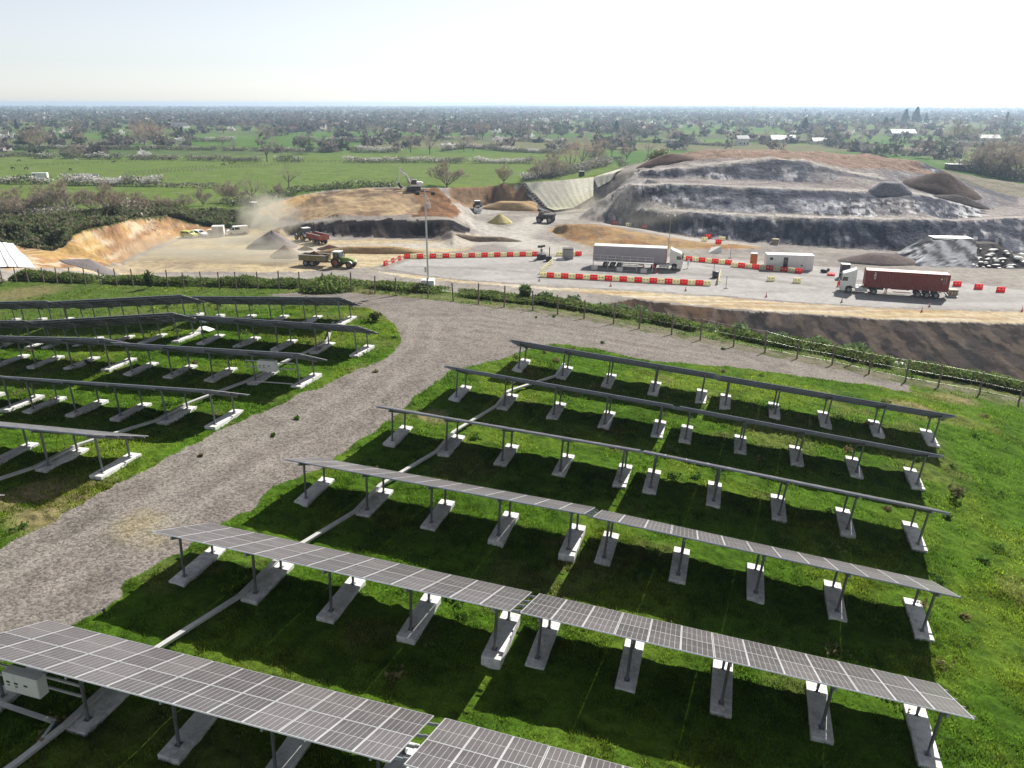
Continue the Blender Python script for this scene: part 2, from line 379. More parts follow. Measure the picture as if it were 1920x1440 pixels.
# ------------------------------------------------------------------ terrain sheet (polar grid: fine near, coarse far)
def dist_rows():
    d = [7.0]
    while d[-1] < 8800:
        x = d[-1]
        if x < 45: s = max(.09, x * x / 24000)
        elif x < 90: s = x * x / 22000
        elif x < 300: s = min(max(.42, x * x / 34000), 1.6)
        else: s = x * x / 38000
        d.append(x + max(s, .09))
    return np.array(d)
AZS = np.concatenate([np.linspace(-64, -43, 90, endpoint=False), np.linspace(-43, 43, 1120, endpoint=False), np.linspace(43, 64, 90)])
DR = dist_rows()
AA, DD = np.meshgrid(np.radians(AZS), DR)
GX = np.sin(AA) * DD; GY = np.cos(AA) * DD
GZ = H0(GX, GY)
wx = GX + (fbm(GX / .9, GY / .9, 3, 4) - .5) * 1.0; wy = GY + (fbm(GX / .9, GY / .9, 8, 4) - .5) * 1.0
zone = np.zeros(GX.shape, np.int8)
near = DD < 420
zone[(DD < 130) & inpoly(GX, GY, [p[:2] for p in toe] + [(190, 60), (190, -60), (-190, -60), (-190, 90)])] = 1
zone[near & inpoly(wx, wy, QUARRY)] = 3
zone[near & inpoly(wx, wy, MOUND)] = 5
zone[near & inpoly(GX, GY, YARD)] = 4
zone[(DD < 110) & inpoly(GX * .45 + wx * .55, GY * .45 + wy * .55, PATH)] = 2
dpx, dpy = np.gradient(RAST, RS)[1], np.gradient(RAST, RS)[0]
SLR = np.hypot(dpx, dpy)
def rs(A, x, y):
    i = np.clip(((x - RX0) / RS), 0, RNX - 1).astype(int); j = np.clip(((y - RY0) / RS), 0, RNY - 1).astype(int)
    return A[j, i]
SL = np.where(near, rs(SLR, GX, GY), 0)
C = np.zeros(GX.shape + (3,))
def setc(mask, col, f=None):
    c = np.array(col, float)
    if f is None: C[mask] = c
    else:
        ff = f[mask][:, None]
        C[mask] = C[mask] * (1 - ff) + c * ff
# farmland: patchwork of fields, each with one crop, a little streaky
th = D(-8)
fu = (GX * math.cos(th) + GY * math.sin(th)) / 210 + (fbm(GX / 300, GY / 300, 41, 2) - .5) * .7
fv = (-GX * math.sin(th) + GY * math.cos(th)) / 120 + (fbm(GX / 260, GY / 260, 47, 2) - .5) * .5
cell = _h(np.floor(fu), np.floor(fv), 77)
pal = np.array([(.095, .165, .035), (.075, .15, .028), (.12, .17, .05), (.085, .125, .045), (.15, .15, .075), (.07, .14, .03), (.11, .18, .04), (.105, .125, .06)])
F0 = pal[(cell * 7.99).astype(int)]
m0 = zone == 0
C[m0] = F0[m0]
nearf = m0 & (DD < 560) & (GX < 60)
setc(nearf, (.115, .168, .036))
st = fbm(GX / 16, GY / 4.0, 51, 3)
setc(m0, (.17, .19, .085), sstep(.56, .74, st) * .5)
farf = sstep(900, 4000, DD) * .75
setc(m0, (.075, .08, .06), farf * sstep(.3, .5, fbm(GX / 420, GY / 420, 61, 3)))
bankm = m0 & (DD < 245) & (GX < -20)
setc(bankm, (.06, .075, .03))
# grass on the solar hill
m1 = zone == 1
g1 = fbm(GX / 5, GY / 5, 21, 4); g2 = fbm(GX / 1.1, GY / 1.1, 25, 3)
setc(m1, (.075, .15, .014))
setc(m1, (.115, .185, .022), sstep(.45, .68, g1) * .8)
setc(m1, (.04, .09, .010), sstep(.5, .7, g2) * .6)
setc(m1, (.19, .165, .075), sstep(.62, .75, fbm(GX / 3.2, GY / 3.2, 29, 4)) * .3)
for (px, py, r) in [(100, 940, 3.2), (1700, 760, 2.2), (1790, 748, 2.4), (60, 925, 2.0), (820, 782, 1.4), (40, 550, 6), (860, 545, 5)]:
    h_ = hit(px, py)
    setc(m1, (.30, .235, .13), sstep(r, r * .35, np.hypot(wx - h_.x, wy - h_.y)) * .75)
setc((DD > 66) & (DD < 130) & m1, (.13, .15, .06), np.full(GX.shape, .35))
# gravel
m2 = zone == 2
setc(m2, (.292, .262, .236))
setc(m2, (.37, .345, .30), sstep(.5, .7, fbm(GX / 4, GY / 4, 31, 4)) * .35)
setc(m2, (.19, .165, .15), sstep(.56, .72, fbm(GX / 1.3, GY / 1.3, 35, 3)) * .4)
vg = (m2 | m1) & (DD < 110) & inpoly(wx, wy, VERGE)
setc(vg, (.20, .185, .105), np.full(GX.shape, .6))
setc(vg, (.10, .135, .04), sstep(.5, .62, g2) * .7)
h_ = hit(262, 990); setc(m2, (.42, .36, .22), sstep(1.9, .4, np.hypot(wx - h_.x, wy - h_.y)) * .7)
# quarry floor
m3 = zone == 3
q1 = fbm(GX / 9, GY / 5, 71, 4); q2 = fbm(GX / 2.2, GY / 2.2, 75, 4); q3 = fbm(GX / 30, GY / 1.6, 79, 3)
setc(m3, (.30, .275, .245))
setc(m3, (.22, .20, .19), sstep(.45, .65, q1) * .7)
def reg(k): return m3 & inpoly(wx, wy, R3[k])
r = reg('pit'); setc(r, (.47, .39, .25)); setc(r, (.34, .265, .17), sstep(.5, .68, q3) * .7); setc(r, (.27, .22, .17), sstep(.55, .7, q1) * .6)
for l in HAUL: setc(m3, (.44, .415, .375), sstep(6, 2, dline(wx, wy, l)) * .8)
ang = fbm(GX / 1.2 + GZ * .6, GZ * 1.1, 83, 4)
r = reg('cut'); setc(r, (.37, .225, .115)); setc(r, (.52, .43, .31), sstep(.48, .62, ang) * .85); setc(r, (.20, .115, .07), sstep(.54, .68, fbm(GX / 2.0, GZ * 1.4 + GX * .15, 87, 4)) * .7); setc(r, (.43, .30, .10), sstep(.6, .7, q1) * .5)
r = reg('top'); setc(r, (.30, .215, .135)); setc(r, (.15, .105, .08), sstep(.42, .53, fbm(GX / 12, GY / 12, 91, 4)) * .85); setc(r, (.15, .10, .075), sstep(.55, .65, fbm(GX / 2.5, GY / 6, 94, 4)) * .6); setc(r, (.47, .36, .21), sstep(.52, .62, fbm(GX / 7, GY / 2.5, 93, 3)) * .6)
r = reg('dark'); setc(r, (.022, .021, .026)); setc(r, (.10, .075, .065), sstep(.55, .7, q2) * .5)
r = reg('ramp'); setc(r, (.48, .33, .16))
r = reg('brown'); setc(r, (.21, .115, .06)); setc(r, (.10, .06, .04), sstep(.5, .65, q2) * .7)
r = reg('emb'); setc(r, (.25, .165, .10)); setc(r, (.17, .11, .07), sstep(.5, .65, fbm(GX / 1.5, GZ * .8, 95, 3)) * .6)
r = reg('embd'); setc(r, (.15, .09, .055))
r = reg('pad'); setc(r, (.36, .34, .31))
r = reg('spur'); setc(r, (.36, .245, .13)); setc(r, (.27, .14, .065), sstep(.48, .62, q1) * .7); setc(r, (.2, .16, .12), sstep(.55, .7, q2) * .6)
r = reg('track'); setc(r, (.46, .38, .25)); setc(r, (.52, .47, .38), sstep(.5, .6, fbm(GX / 25, GY / 1.2, 97, 3)) * .8); setc(r, (.36, .24, .12), sstep(.55, .7, fbm(GX / 14, GY / 1.5, 99, 3)) * .7)
sl_ = (m3 | (zone == 1)) & inpoly(wx, wy, R3['slope'])
zone[sl_] = 3; m3 = zone == 3
setc(sl_, (.105, .066, .042)); setc(sl_, (.055, .04, .034), sstep(.42, .55, fbm(GX / 2.0, GZ / 1.3, 103, 4)) * .7)
setc(sl_, (.062, .054, .052), sstep(28, 36, GX) * .85); setc(sl_, (.03, .028, .03), sstep(.62, .68, fbm(GX / 2.4, GZ / 1.0 + GX * .1, 107, 4)) * sstep(28, 36, GX) * .9)
setc(sl_, (.022, .018, .016), sstep(.52, .60, fbm(GX / 1.1, GZ / .8, 109, 4)) * .65); setc(sl_, (.15, .115, .09), sstep(.56, .66, fbm(GX / 1.6 + 5, GZ / .9, 113, 4)) * .5)
setc(m3 & ((SL > .42) & (DD > 115) & ~(inpoly(wx, wy, R3['cut']))), (.19, .14, .10), np.full(GX.shape, .08))
# asphalt
m4 = zone == 4
setc(m4, (.40, .385, .37)); setc(m4, (.31, .295, .28), sstep(.45, .65, fbm(GX / 22, GY / 5, 111, 4)) * .7)
for l in ([(760, 500), (900, 503), (1000, 512)], [(1120, 505), (1280, 512), (1420, 523), (1560, 540), (1760, 560)], [(1330, 500), (1560, 520), (1760, 545)]):
    setc(m4, (.25, .235, .225), sstep(1.6, .3, dline(wx, wy, poly(l))) * .6)
# waste mound
m5 = zone == 5
e1 = fbm(GX / 7, GZ / 1.5 + GX / 60, 121, 4); e2 = fbm(GX / 1.4, GZ * 1.2, 125, 4); e3 = fbm(GX / 22, GZ / 4, 129, 3)
face = sstep(.18, .34, SL)
setc(m5, (.26, .235, .225)); setc(m5, (.17, .15, .145), sstep(.5, .65, q1) * .7)
setc(m5, (.066, .072, .094), face)
setc(m5, (.026, .03, .042), face * sstep(.44, .58, e3) * .85); setc(m5, (.15, .15, .17), face * sstep(.56, .7, fbm(GX / .9, GZ / 7 + GY / 30, 137, 3)) * .55)
setc(m5, (.21, .215, .25), face * sstep(.54, .66, e1) * .75)
setc(m5, (.50, .49, .50), face * sstep(.55, .64, e2) * sstep(.47, .55, fbm(GX / 16, GY / 16, 131, 3)) * .85)
setc(m5 & inpoly(wx, wy, R3['ash2']), (.33, .33, .355), sstep(.38, .5, e1) * face * .8)
setc(m5 & inpoly(wx, wy, R3['ash1']), (.36, .36, .39), np.full(GX.shape, .8))
setc(m5 & (GZ > -17.6), (.10, .10, .115), face * .4)
for k_, thr in (('tangle', .44), ('mottle', .53)):
    setc(m5 & inpoly(wx, wy, R3[k_]), (.50, .50, .51), sstep(thr, thr + .06, fbm(GX / 1.1, GZ * 1.1 + GY / 3, 139, 4)) * .9)
    setc(m5 & inpoly(wx, wy, R3[k_]), (.03, .03, .036), sstep(.58, .64, fbm(GX / 1.3 + 9, GZ * 1.0 + GY / 3, 143, 4)) * .9)
r = m5 & inpoly(wx, wy, R3['mtop']); setc(r, (.23, .165, .13)); setc(r, (.07, .052, .045), sstep(.24, .36, SL) * .9); setc(r, (.20, .14, .115), sstep(.5, .6, q1) * .6)
setc(m5 & (GY > 232) & (GZ > -16.4), (.24, .175, .14), np.full(GX.shape, .75))
setc(m5, (.055, .06, .08), face * sstep(.5, .62, fbm(GX / 9, GZ / 2.2 + 7, 133, 3)) * .6)
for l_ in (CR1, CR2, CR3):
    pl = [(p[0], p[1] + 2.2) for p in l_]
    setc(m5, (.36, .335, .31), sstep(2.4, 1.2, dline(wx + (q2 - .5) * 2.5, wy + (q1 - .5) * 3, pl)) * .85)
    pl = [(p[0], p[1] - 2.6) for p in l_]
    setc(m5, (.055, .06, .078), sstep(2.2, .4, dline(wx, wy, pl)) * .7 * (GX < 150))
r = m5 & inpoly(wx, wy, R3['haul']); setc(r, (.40, .37, .345), np.full(GX.shape, .75))
setc(m5 & (GX > 125) & (GY > 215), (.15, .14, .08), np.full(GX.shape, .6))
C *= (0.9 + .2 * vn(GX / .7, GY / .7, 140))[..., None]
# wheel ruts: pale compacted strips on the gravel, dark arcs on yard and pit floor
gr = [(-140, 1190), (120, 1060), (330, 940), (520, 835), (680, 740), (790, 650), (800, 600), (900, 600), (1100, 630), (1350, 672)]
gl = poly(gr); dg = np.where(DD < 100, dline(GX, GY, gl), 99.)
setc(m2, (.40, .365, .33), (sstep(.55, .2, np.abs(dg - .95)) + sstep(.5, .2, np.abs(dg - 2.9)) * .5) * .38)
for l in ([(300, 490), (420, 465), (500, 445), (540, 425)], [(240, 498), (430, 486), (560, 492), (690, 503)], [(470, 455), (640, 458), (820, 452)], [(620, 385), (700, 370), (770, 380), (720, 398), (640, 395)], [(650, 378), (720, 362), (800, 372)]):
    dl_ = np.where(DD < 300, dline(wx, wy, poly(l)), 99.)
    setc(m3, (.24, .185, .125), (sstep(.6, .25, np.abs(dl_ - 1.0)) + sstep(.5, .2, np.abs(dl_ - 3.4)) * .7) * .5)
C *= np.array([.82, .68, .54, .84, .80, .93])[zone][..., None]
# relief that is too small for the breaklines
amp = np.zeros(GX.shape)
dz = (fbm(GX / 1.3, GY / 1.3, 151, 3) - .5)
GZ2 = GZ.copy()
GZ2 += np.where(zone == 1, dz * .16 + (vn(GX / .35, GY / .35, 155) - .5) * .10, 0)
GZ2 += np.where(zone == 2, dz * .035, 0)
fl = np.where((zone == 3) | (zone == 5), 1, 0)
GZ2 += fl * ((fbm(GX / 3.5, GY / 3.5, 157, 3) - .5) * (.2 + 1.2 * sstep(.25, .5, SL)) + (fbm(GX / 1.3, GY / 1.3, 159, 3) - .5) * (.1 + .6 * sstep(.25, .5, SL)))
GZ2 += np.where((zone == 0) & near, dz * .3, 0)
rough_ = (m3 & (inpoly(wx, wy, R3['top']) | inpoly(wx, wy, R3['brown']))) | ((zone == 5) & (GZ > -17.6))
GZ2 += np.where(rough_, (fbm(GX / 5, GY / 5, 161, 4) - .5) * 1.5, 0)
def mesh_np(name, V, F, colors=None, mats=(), parent=None, smooth=True, midx=None, props=None):
    me = bpy.data.meshes.new(name)
    V = np.asarray(V, np.float32); F = np.asarray(F, np.int32)
    k = F.shape[1]
    me.vertices.add(len(V)); me.vertices.foreach_set("co", V.ravel())
    me.loops.add(F.size); me.loops.foreach_set("vertex_index", F.ravel())
    me.polygons.add(len(F)); me.polygons.foreach_set("loop_start", np.arange(0, F.size, k, dtype=np.int32))
    try: me.polygons.foreach_set("loop_total", np.full(len(F), k, np.int32))
    except Exception: pass
    if smooth: me.polygons.foreach_set("use_smooth", np.ones(len(F), bool))
    if midx is not None: me.polygons.foreach_set("material_index", np.asarray(midx, np.int32))
    me.update(calc_edges=True)
    if colors is not None:
        at_ = me.color_attributes.new("Col", 'FLOAT_COLOR', 'POINT')
        c4 = np.ones((len(V), 4), np.float32); c4[:, :3] = colors
        at_.data.foreach_set("color", c4.ravel())
    for m in mats: me.materials.append(m)
    o = bpy.data.objects.new(name, me)
    COL.objects.link(o)
    if parent is not None: o.parent = parent
    return o
nr, nc = GX.shape
idx = np.arange(nr * nc).reshape(nr, nc)
Q = np.stack([idx[:-1, :-1], idx[:-1, 1:], idx[1:, 1:], idx[1:, :-1]], -1).reshape(-1, 4)[:, ::-1]
zq = zone[:-1, :-1].ravel()
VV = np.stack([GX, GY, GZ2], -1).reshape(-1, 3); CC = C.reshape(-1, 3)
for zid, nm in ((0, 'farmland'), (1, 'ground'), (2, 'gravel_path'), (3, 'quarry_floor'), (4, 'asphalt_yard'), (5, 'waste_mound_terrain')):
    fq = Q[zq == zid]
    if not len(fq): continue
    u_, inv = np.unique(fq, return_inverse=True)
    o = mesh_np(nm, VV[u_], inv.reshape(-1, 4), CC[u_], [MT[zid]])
    o['kind'] = 'structure'
ZGRID = (np.radians(AZS), DR, zone)
def zone_at(x, y):
    x = np.asarray(x, float); y = np.asarray(y, float)
    i = np.clip(np.searchsorted(ZGRID[0], np.arctan2(x, y)), 0, nc - 1); j = np.clip(np.searchsorted(DR, np.hypot(x, y)), 0, nr - 1)
    return zone[j, i]
# ------------------------------------------------------------------ mesh builder and tagging
class MB:
    def __init__(s): s.v = []; s.f = []; s.m = []
    def add(s, V, F, mi=0):
        n = len(s.v); s.v += [tuple(p) for p in V]
        for f in F: s.f.append(tuple(i + n for i in f)); s.m.append(mi)
        return s
    def box(s, x0, x1, y0, y1, z0, z1, mi=0, M=None):
        V = [Vector((x, y, z)) for z in (z0, z1) for x, y in ((x0, y0), (x1, y0), (x1, y1), (x0, y1))]
        if M is not None: V = [M @ p for p in V]
        return s.add(V, [(3, 2, 1, 0), (4, 5, 6, 7), (0, 1, 5, 4), (1, 2, 6, 5), (2, 3, 7, 6), (3, 0, 4, 7)], mi)
    def bbox(s, x0, x1, y0, y1, z0, z1, b, mi=0):                      # box with chamfered edges
        bm = bmesh.new(); bmesh.ops.create_cube(bm, size=1)
        for v in bm.verts: v.co = Vector(((x0 + x1) / 2 + v.co.x * (x1 - x0), (y0 + y1) / 2 + v.co.y * (y1 - y0), (z0 + z1) / 2 + v.co.z * (z1 - z0)))
        bmesh.ops.bevel(bm, geom=bm.edges[:], offset=b, segments=2, profile=.6, affect='EDGES')
        bm.verts.index_update()
        s.add([v.co.copy() for v in bm.verts], [[v.index for v in f.verts] for f in bm.faces], mi); bm.free(); return s
    def cyl(s, p, q, r0, r1=None, n=8, mi=0, caps=True):
        p = Vector(p); q = Vector(q); r1 = r0 if r1 is None else r1
        d = (q - p).normalized(); a = d.orthogonal().normalized(); b = d.cross(a)
        V = []
        for c, r in ((p, r0), (q, r1)):
            V += [c + (a * math.cos(2 * math.pi * k / n) + b * math.sin(2 * math.pi * k / n)) * r for k in range(n)]
        F = [(k, (k + 1) % n, n + (k + 1) % n, n + k) for k in range(n)]
        if caps: F += [tuple(range(n))[::-1], tuple(range(n, 2 * n))]
        return s.add(V, F, mi)
    def prism(s, P, y0, y1, mi=0):                                      # outline in x,z pulled along y
        n = len(P)
        V = [(x, y0, z) for x, z in P] + [(x, y1, z) for x, z in P]
        return s.add(V, [tuple(range(n)), tuple(range(n, 2 * n))[::-1]] + [((k + 1) % n, k, n + k, n + (k + 1) % n) for k in range(n)], mi)
    def sweep(s, P, w, h, mi=0):                                        # flat channel along a polyline
        P = [Vector(p) for p in P]; V = []
        for i, p in enumerate(P):
            d = (P[min(i + 1, len(P) - 1)] - P[max(i - 1, 0)]); d.z = 0; d.normalize()
            n = Vector((-d.y, d.x, 0)) * w / 2
            V += [p - n, p + n, p + n + Vector((0, 0, h)), p - n + Vector((0, 0, h))]
        F = []
        for i in range(len(P) - 1):
            for k in range(4): F.append((4 * i + k, 4 * i + (k + 1) % 4, 4 * i + 4 + (k + 1) % 4, 4 * i + 4 + k))
        e = 4 * (len(P) - 1)
        return s.add(V, F + [(3, 2, 1, 0), (e, e + 1, e + 2, e + 3)], mi)
    def ball(s, c, rx, ry, rz, n=8, mi=0):
        bm = bmesh.new(); bmesh.ops.create_uvsphere(bm, u_segments=n, v_segments=max(4, n // 2 + 1), radius=1); bm.verts.index_update()
        s.add([(c[0] + v.co.x * rx, c[1] + v.co.y * ry, c[2] + v.co.z * rz) for v in bm.verts], [[v.index for v in f.verts] for f in bm.faces], mi); bm.free(); return s
    def build(s, name, mats, parent=None, smooth=False):
        me = bpy.data.meshes.new(name); me.from_pydata(s.v, [], s.f)
        for m in (mats if isinstance(mats, (list, tuple)) else [mats]): me.materials.append(m)
        me.polygons.foreach_set("material_index", s.m)
        if smooth: me.polygons.foreach_set("use_smooth", [True] * len(s.f))
        bm = bmesh.new(); bm.from_mesh(me); bmesh.ops.recalc_face_normals(bm, faces=bm.faces); bm.to_mesh(me); bm.free()
        o = bpy.data.objects.new(name, me); COL.objects.link(o)
        if parent is not None: o.parent = parent
        return o
def tag(o, label, cat, group=None):
    o['label'] = label; o['category'] = cat
    if group: o['group'] = group
    elif 'group' in o: del o['group']
    return o
def empty(name, loc=(0, 0, 0), rz=0):
    o = bpy.data.objects.new(name, None); COL.objects.link(o); o.location = loc; o.rotation_euler = (0, 0, rz); o.empty_display_size = .3
    return o
KIDS = {}
def copy_tree(o):
    def kids(x):
        if x.name not in KIDS: KIDS[x.name] = [c for c in bpy.data.objects if c.parent == x]
        return KIDS[x.name]
    c = o.copy(); COL.objects.link(c)
    for ch in kids(o):
        d = ch.copy(); COL.objects.link(d); d.parent = c
        for g in kids(ch):
            e = g.copy(); COL.objects.link(e); e.parent = d
    return c
def ordw(i):
    return ['first', 'second', 'third', 'fourth', 'fifth', 'sixth', 'seventh', 'eighth', 'ninth', 'tenth', 'eleventh', 'twelfth', 'thirteenth', 'fourteenth', 'fifteenth', 'sixteenth', 'seventeenth', 'eighteenth', 'nineteenth', 'twentieth'][i] if i < 20 else ['twenty', 'thirty', 'forty', 'fifty', 'sixty', 'seventy', 'eighty', 'ninety'][i // 10 - 2 if (i + 1) % 10 else (i + 1) // 10 - 2] + ('-' + ['', 'first', 'second', 'third', 'fourth', 'fifth', 'sixth', 'seventh', 'eighth', 'ninth'][(i + 1) % 10] if (i + 1) % 10 else 'th')

# ------------------------------------------------------------------ object materials
def paint(name, col, rough=.5, var=.12, scale=3.0, metal=0.0, dirt=None, dirtamt=.35, spec=.4, bump=0.0):
    m, N, L, B = nodes_mat(name)
    tc = N.new("ShaderNodeTexCoord"); v = tc.outputs['Object']
    n1 = noise_node(N, L, scale, 5, .65, v)
    c = scale_col(N, L, col, map_range(N, L, n1.outputs[0], .3, .7, 1 - var, 1 + var))
    if dirt:
        n2 = noise_node(N, L, scale * .45, 5, .7, v)
        mx = N.new("ShaderNodeMix"); mx.data_type = 'RGBA'
        L.new(map_range(N, L, n2.outputs[0], .45, .7, 0, dirtamt), mx.inputs[0]); L.new(c, mx.inputs[6]); mx.inputs[7].default_value = (*dirt, 1)
        c = mx.outputs[2]
    L.new(c, B.inputs['Base Color'])
    B.inputs['Roughness'].default_value = rough; B.inputs['Metallic'].default_value = metal; B.inputs['Specular IOR Level'].default_value = spec
    if bump:
        b = N.new("ShaderNodeBump"); b.inputs['Strength'].default_value = .6; b.inputs['Distance'].default_value = bump; L.new(n1.outputs[0], b.inputs['Height']); L.new(b.outputs[0], B.inputs['Normal'])
    return m
DUST = (.40, .34, .25)
M_ALU = paint("aluminium_frame", (.62, .62, .64), .35, .06, 2, .6)
M_STEEL = paint("galvanised_steel", (.23, .24, .26), .45, .15, 4, .7)
M_GALV = paint("galvanised_tray", (.58, .58, .56), .42, .12, 3, .4)
M_CONC = paint("concrete", (.70, .695, .68), .9, .18, 5, 0, (.24, .22, .18), .6, .2, .012)
M_WOOD = paint("weathered_wood", (.20, .17, .14), .9, .3, 8, 0, (.09, .08, .07), .5, .1)
M_WHITE = paint("white_paint", (.78, .78, .76), .35, .05, 1.5, 0, DUST, .3)
M_WHITEP = paint("white_plastic", (.74, .74, .70), .5, .05, 2, 0, DUST, .25)
M_RED = paint("red_plastic", (.62, .035, .03), .45, .15, 2, 0, DUST, .35)
M_CREAM = paint("cream_plastic", (.68, .63, .46), .5, .1, 2, 0, DUST, .4)
M_BLACK = paint("black_rubber", (.022, .022, .022), .8, .2, 6, 0, DUST, .3)
M_DARK = paint("dark_metal", (.035, .035, .038), .55, .2, 4, .2, DUST, .25)
M_GLASS = paint("dark_glass", (.02, .025, .03), .08, .1, 1, 0, None, 0, .8)
M_RIM = paint("grey_rim", (.30, .30, .30), .5, .15, 5, .4, DUST, .4)
M_BACK = paint("module_backsheet", (.10, .11, .13), .6, .1, 3)
def cell_mat():
    m, N, L, B = nodes_mat("solar_cells")
    tc = N.new("ShaderNodeTexCoord"); sp = N.new("ShaderNodeSeparateXYZ"); L.new(tc.outputs['Object'], sp.inputs[0])
    def line(v, per, off, wd):
        a = math_node(N, L, 'ADD', v, off + 40 * per); a = math_node(N, L, 'MODULO', a, per); a = math_node(N, L, 'SUBTRACT', a, per / 2); a = math_node(N, L, 'ABSOLUTE', a, 0)
        return math_node(N, L, 'LESS_THAN', a, wd)
    x, y = sp.outputs[0], sp.outputs[1]
    lx = line(x, .166, .166 * .5 + .083 - .083, .0045)
    ly = line(y, .0835, .0835 * .5, .0016)
    mid = math_node(N, L, 'LESS_THAN', math_node(N, L, 'ABSOLUTE', y, 0), .009)
    s1 = math_node(N, L, 'MAXIMUM', lx, mid)
    s = math_node(N, L, 'MAXIMUM', s1, math_node(N, L, 'MULTIPLY', ly, .35))
    oi = N.new("ShaderNodeObjectInfo")
    nz = noise_node(N, L, 2.3, 4, .6, tc.outputs['Object'])
    dk = scale_col(N, L, (.066, .060, .062), map_range(N, L, math_node(N, L, 'ADD', nz.outputs[0], math_node(N, L, 'MULTIPLY', oi.outputs['Random'], .5)), .3, 1.1, .7, 1.7))
    mx = N.new("ShaderNodeMix"); mx.data_type = 'RGBA'
    L.new(math_node(N, L, 'MULTIPLY', s, .8), mx.inputs[0]); L.new(dk, mx.inputs[6]); mx.inputs[7].default_value = (.5, .5, .52, 1)
    L.new(mx.outputs[2], B.inputs['Base Color'])
    B.inputs['Roughness'].default_value = .33; B.inputs['IOR'].default_value = 1.5; B.inputs['Specular IOR Level'].default_value = .5
    return m
M_CELL = cell_mat()

# ------------------------------------------------------------------ solar tables
T0 = Vector((TL / 2, 1.55, -GDROP))                       # origin of a table, seen from its upper left corner
def rel(x, y, z): return Vector((x, y, z)) - T0
def build_table():
    root = empty('solar_table')
    ct, st = math.cos(TILT), math.sin(TILT)
    mm = MB()
    hx, hy, fr = .5205, TW / 4 - .005, .022
    mm.box(-hx + fr, hx - fr, -hy + fr, hy - fr, .004, .030, 0)
    for a in ((-hx, hx, -hy, -hy + fr), (-hx, hx, hy - fr, hy), (-hx, -hx + fr, -hy + fr, hy - fr), (hx - fr, hx, -hy + fr, hy - fr)): mm.box(*a, 0, .036, 1)
    mm.f.append(mm.f[0]); mm.m.append(2); mm.f.pop(0); mm.m.pop(0)      # underside of the laminate
    R = Matrix(((1, 0, 0), (0, ct, st), (0, -st, ct)))
    first = None
    for i in range(NCOL):
        for j in (0, 1):
            if first is None: o = first = mm.build('solar_module', [M_CELL, M_ALU, M_BACK], root)
            else: o = first.copy(); COL.objects.link(o); o.parent = root
            p = rel((i + .5) * 1.047 + 0.0125 * sum(i >= q for q in (3, 6, 10)), 0, 0) + R @ Vector((0, TW * (.25 + .5 * j), 0))
            o.matrix_local = Matrix.Translation(p) @ R.to_4x4()
    for s in (.45, 1.3, 2.05, 2.95):
        b = MB(); c = rel(0, 0, 0) + R @ Vector((0, s, -.045))
        b.box(-.17, TL + .17, -.03, .03, -.04, .04, 0, Matrix.Translation(c) @ R.to_4x4()); b.build('purlin', M_STEEL, root)
    xs = [.62 + 3.1025 * i for i in range(5)]
    for x in xs:
        b = MB(); b.box(x - .035, x + .035, .25, TW - .25, -.19, -.087, 0, Matrix.Translation(rel(0, 0, 0)) @ R.to_4x4()); b.build('rafter', M_STEEL, root)
        zb = -GDROP + BLKH
        for h in (HN, 2.33):
            zt = -h * math.tan(TILT) - .15
            b = MB(); b.cyl(rel(x, h, zb), rel(x, h, zt), .052, n=10); b.box(*[v for v in (rel(x, h, 0).x - .09, rel(x, h, 0).x + .09, rel(x, h, 0).y - .1, rel(x, h, 0).y + .1, rel(x, h, zb).z, rel(x, h, zb).z + .015)]); b.build('post', M_STEEL, root)
        b = MB(); c = rel(x, 0, 0)
        b.bbox(c.x - .34, c.x + .34, rel(0, .14, 0).y, rel(0, 2.72, 0).y, -.35, BLKH, .02); b.build('concrete_block', M_CONC, root)
    return root
def tab_matrix(k):
    o, a, n, up = tab_axes(k)
    org = o + a * T0.x + n * T0.y + up * T0.z
    return Matrix(((a.x, n.x, up.x, org.x), (a.y, n.y, up.y, org.y), (a.z, n.z, up.z, org.z), (0, 0, 0, 1)))
TABN = {'A': 'farthest', 'B': 'second farthest', 'C': 'third farthest', 'D': 'fourth farthest', 'E': 'second nearest', 'F': 'nearest', 'r6': 'nearest', 'r5': 'second nearest', 'r4': 'third nearest', 'r3': 'fourth nearest', 'r2': 'second farthest', 'r1': 'farthest'}
tproto = build_table()
for i, k in enumerate(TABS):
    t = tproto if i == 0 else copy_tree(tproto)
    t.matrix_world = tab_matrix(k)
    if k[0] == 'r':
        tag(t, 'solar table, %s half of the %s row right of the gravel path' % ('left' if k[2] == 'L' else 'right', TABN[k[:2]]), 'solar panel table', 'solar tables right of the gravel path')
    else:
        e = {'1': 'end section beside the path', '2': 'middle section', '3': 'outer section'}[k[1]]
        tag(t, 'solar table, %s row left of the path, %s' % (TABN[k[0]], e), 'solar panel table', 'solar tables left of the gravel path')
def tw(k, x, y, z): return tab_matrix(k) @ rel(x, y, z)

# cable trays that run from row to row past one block of each table
def tray(rows, x, extra=(), start=()):
    P = list(start)
    for k in rows:
        for y in (2.75, 1.4, .1): P.append(tw(k, x, y, -GDROP + BLKH + .05))
    P += list(extra)
    b = MB(); b.sweep(P, .17, .09); b.sweep([p + Vector((0, 0, .09)) for p in P], .20, .02)
    return b
t = tray(['r1L', 'r2L', 'r3L', 'r4L', 'r5L', 'r6L'], 3.38, [tw('r6L', 3.1, -1.2, -GDROP + .18), tw('r6L', 2.6, -3.6, -GDROP + .18)]).build('cable_tray', M_GALV)
tag(t, 'long galvanised cable tray crossing all the rows right of the gravel path', 'cable tray')
t = tray(['B1', 'C1', 'D1', 'E1', 'F1'], 9.62, (), [tw('A1', 12.6, .2, -GDROP + .3)]).build('cable_tray', M_GALV)
tag(t, 'galvanised cable tray crossing the rows left of the gravel path', 'cable tray')
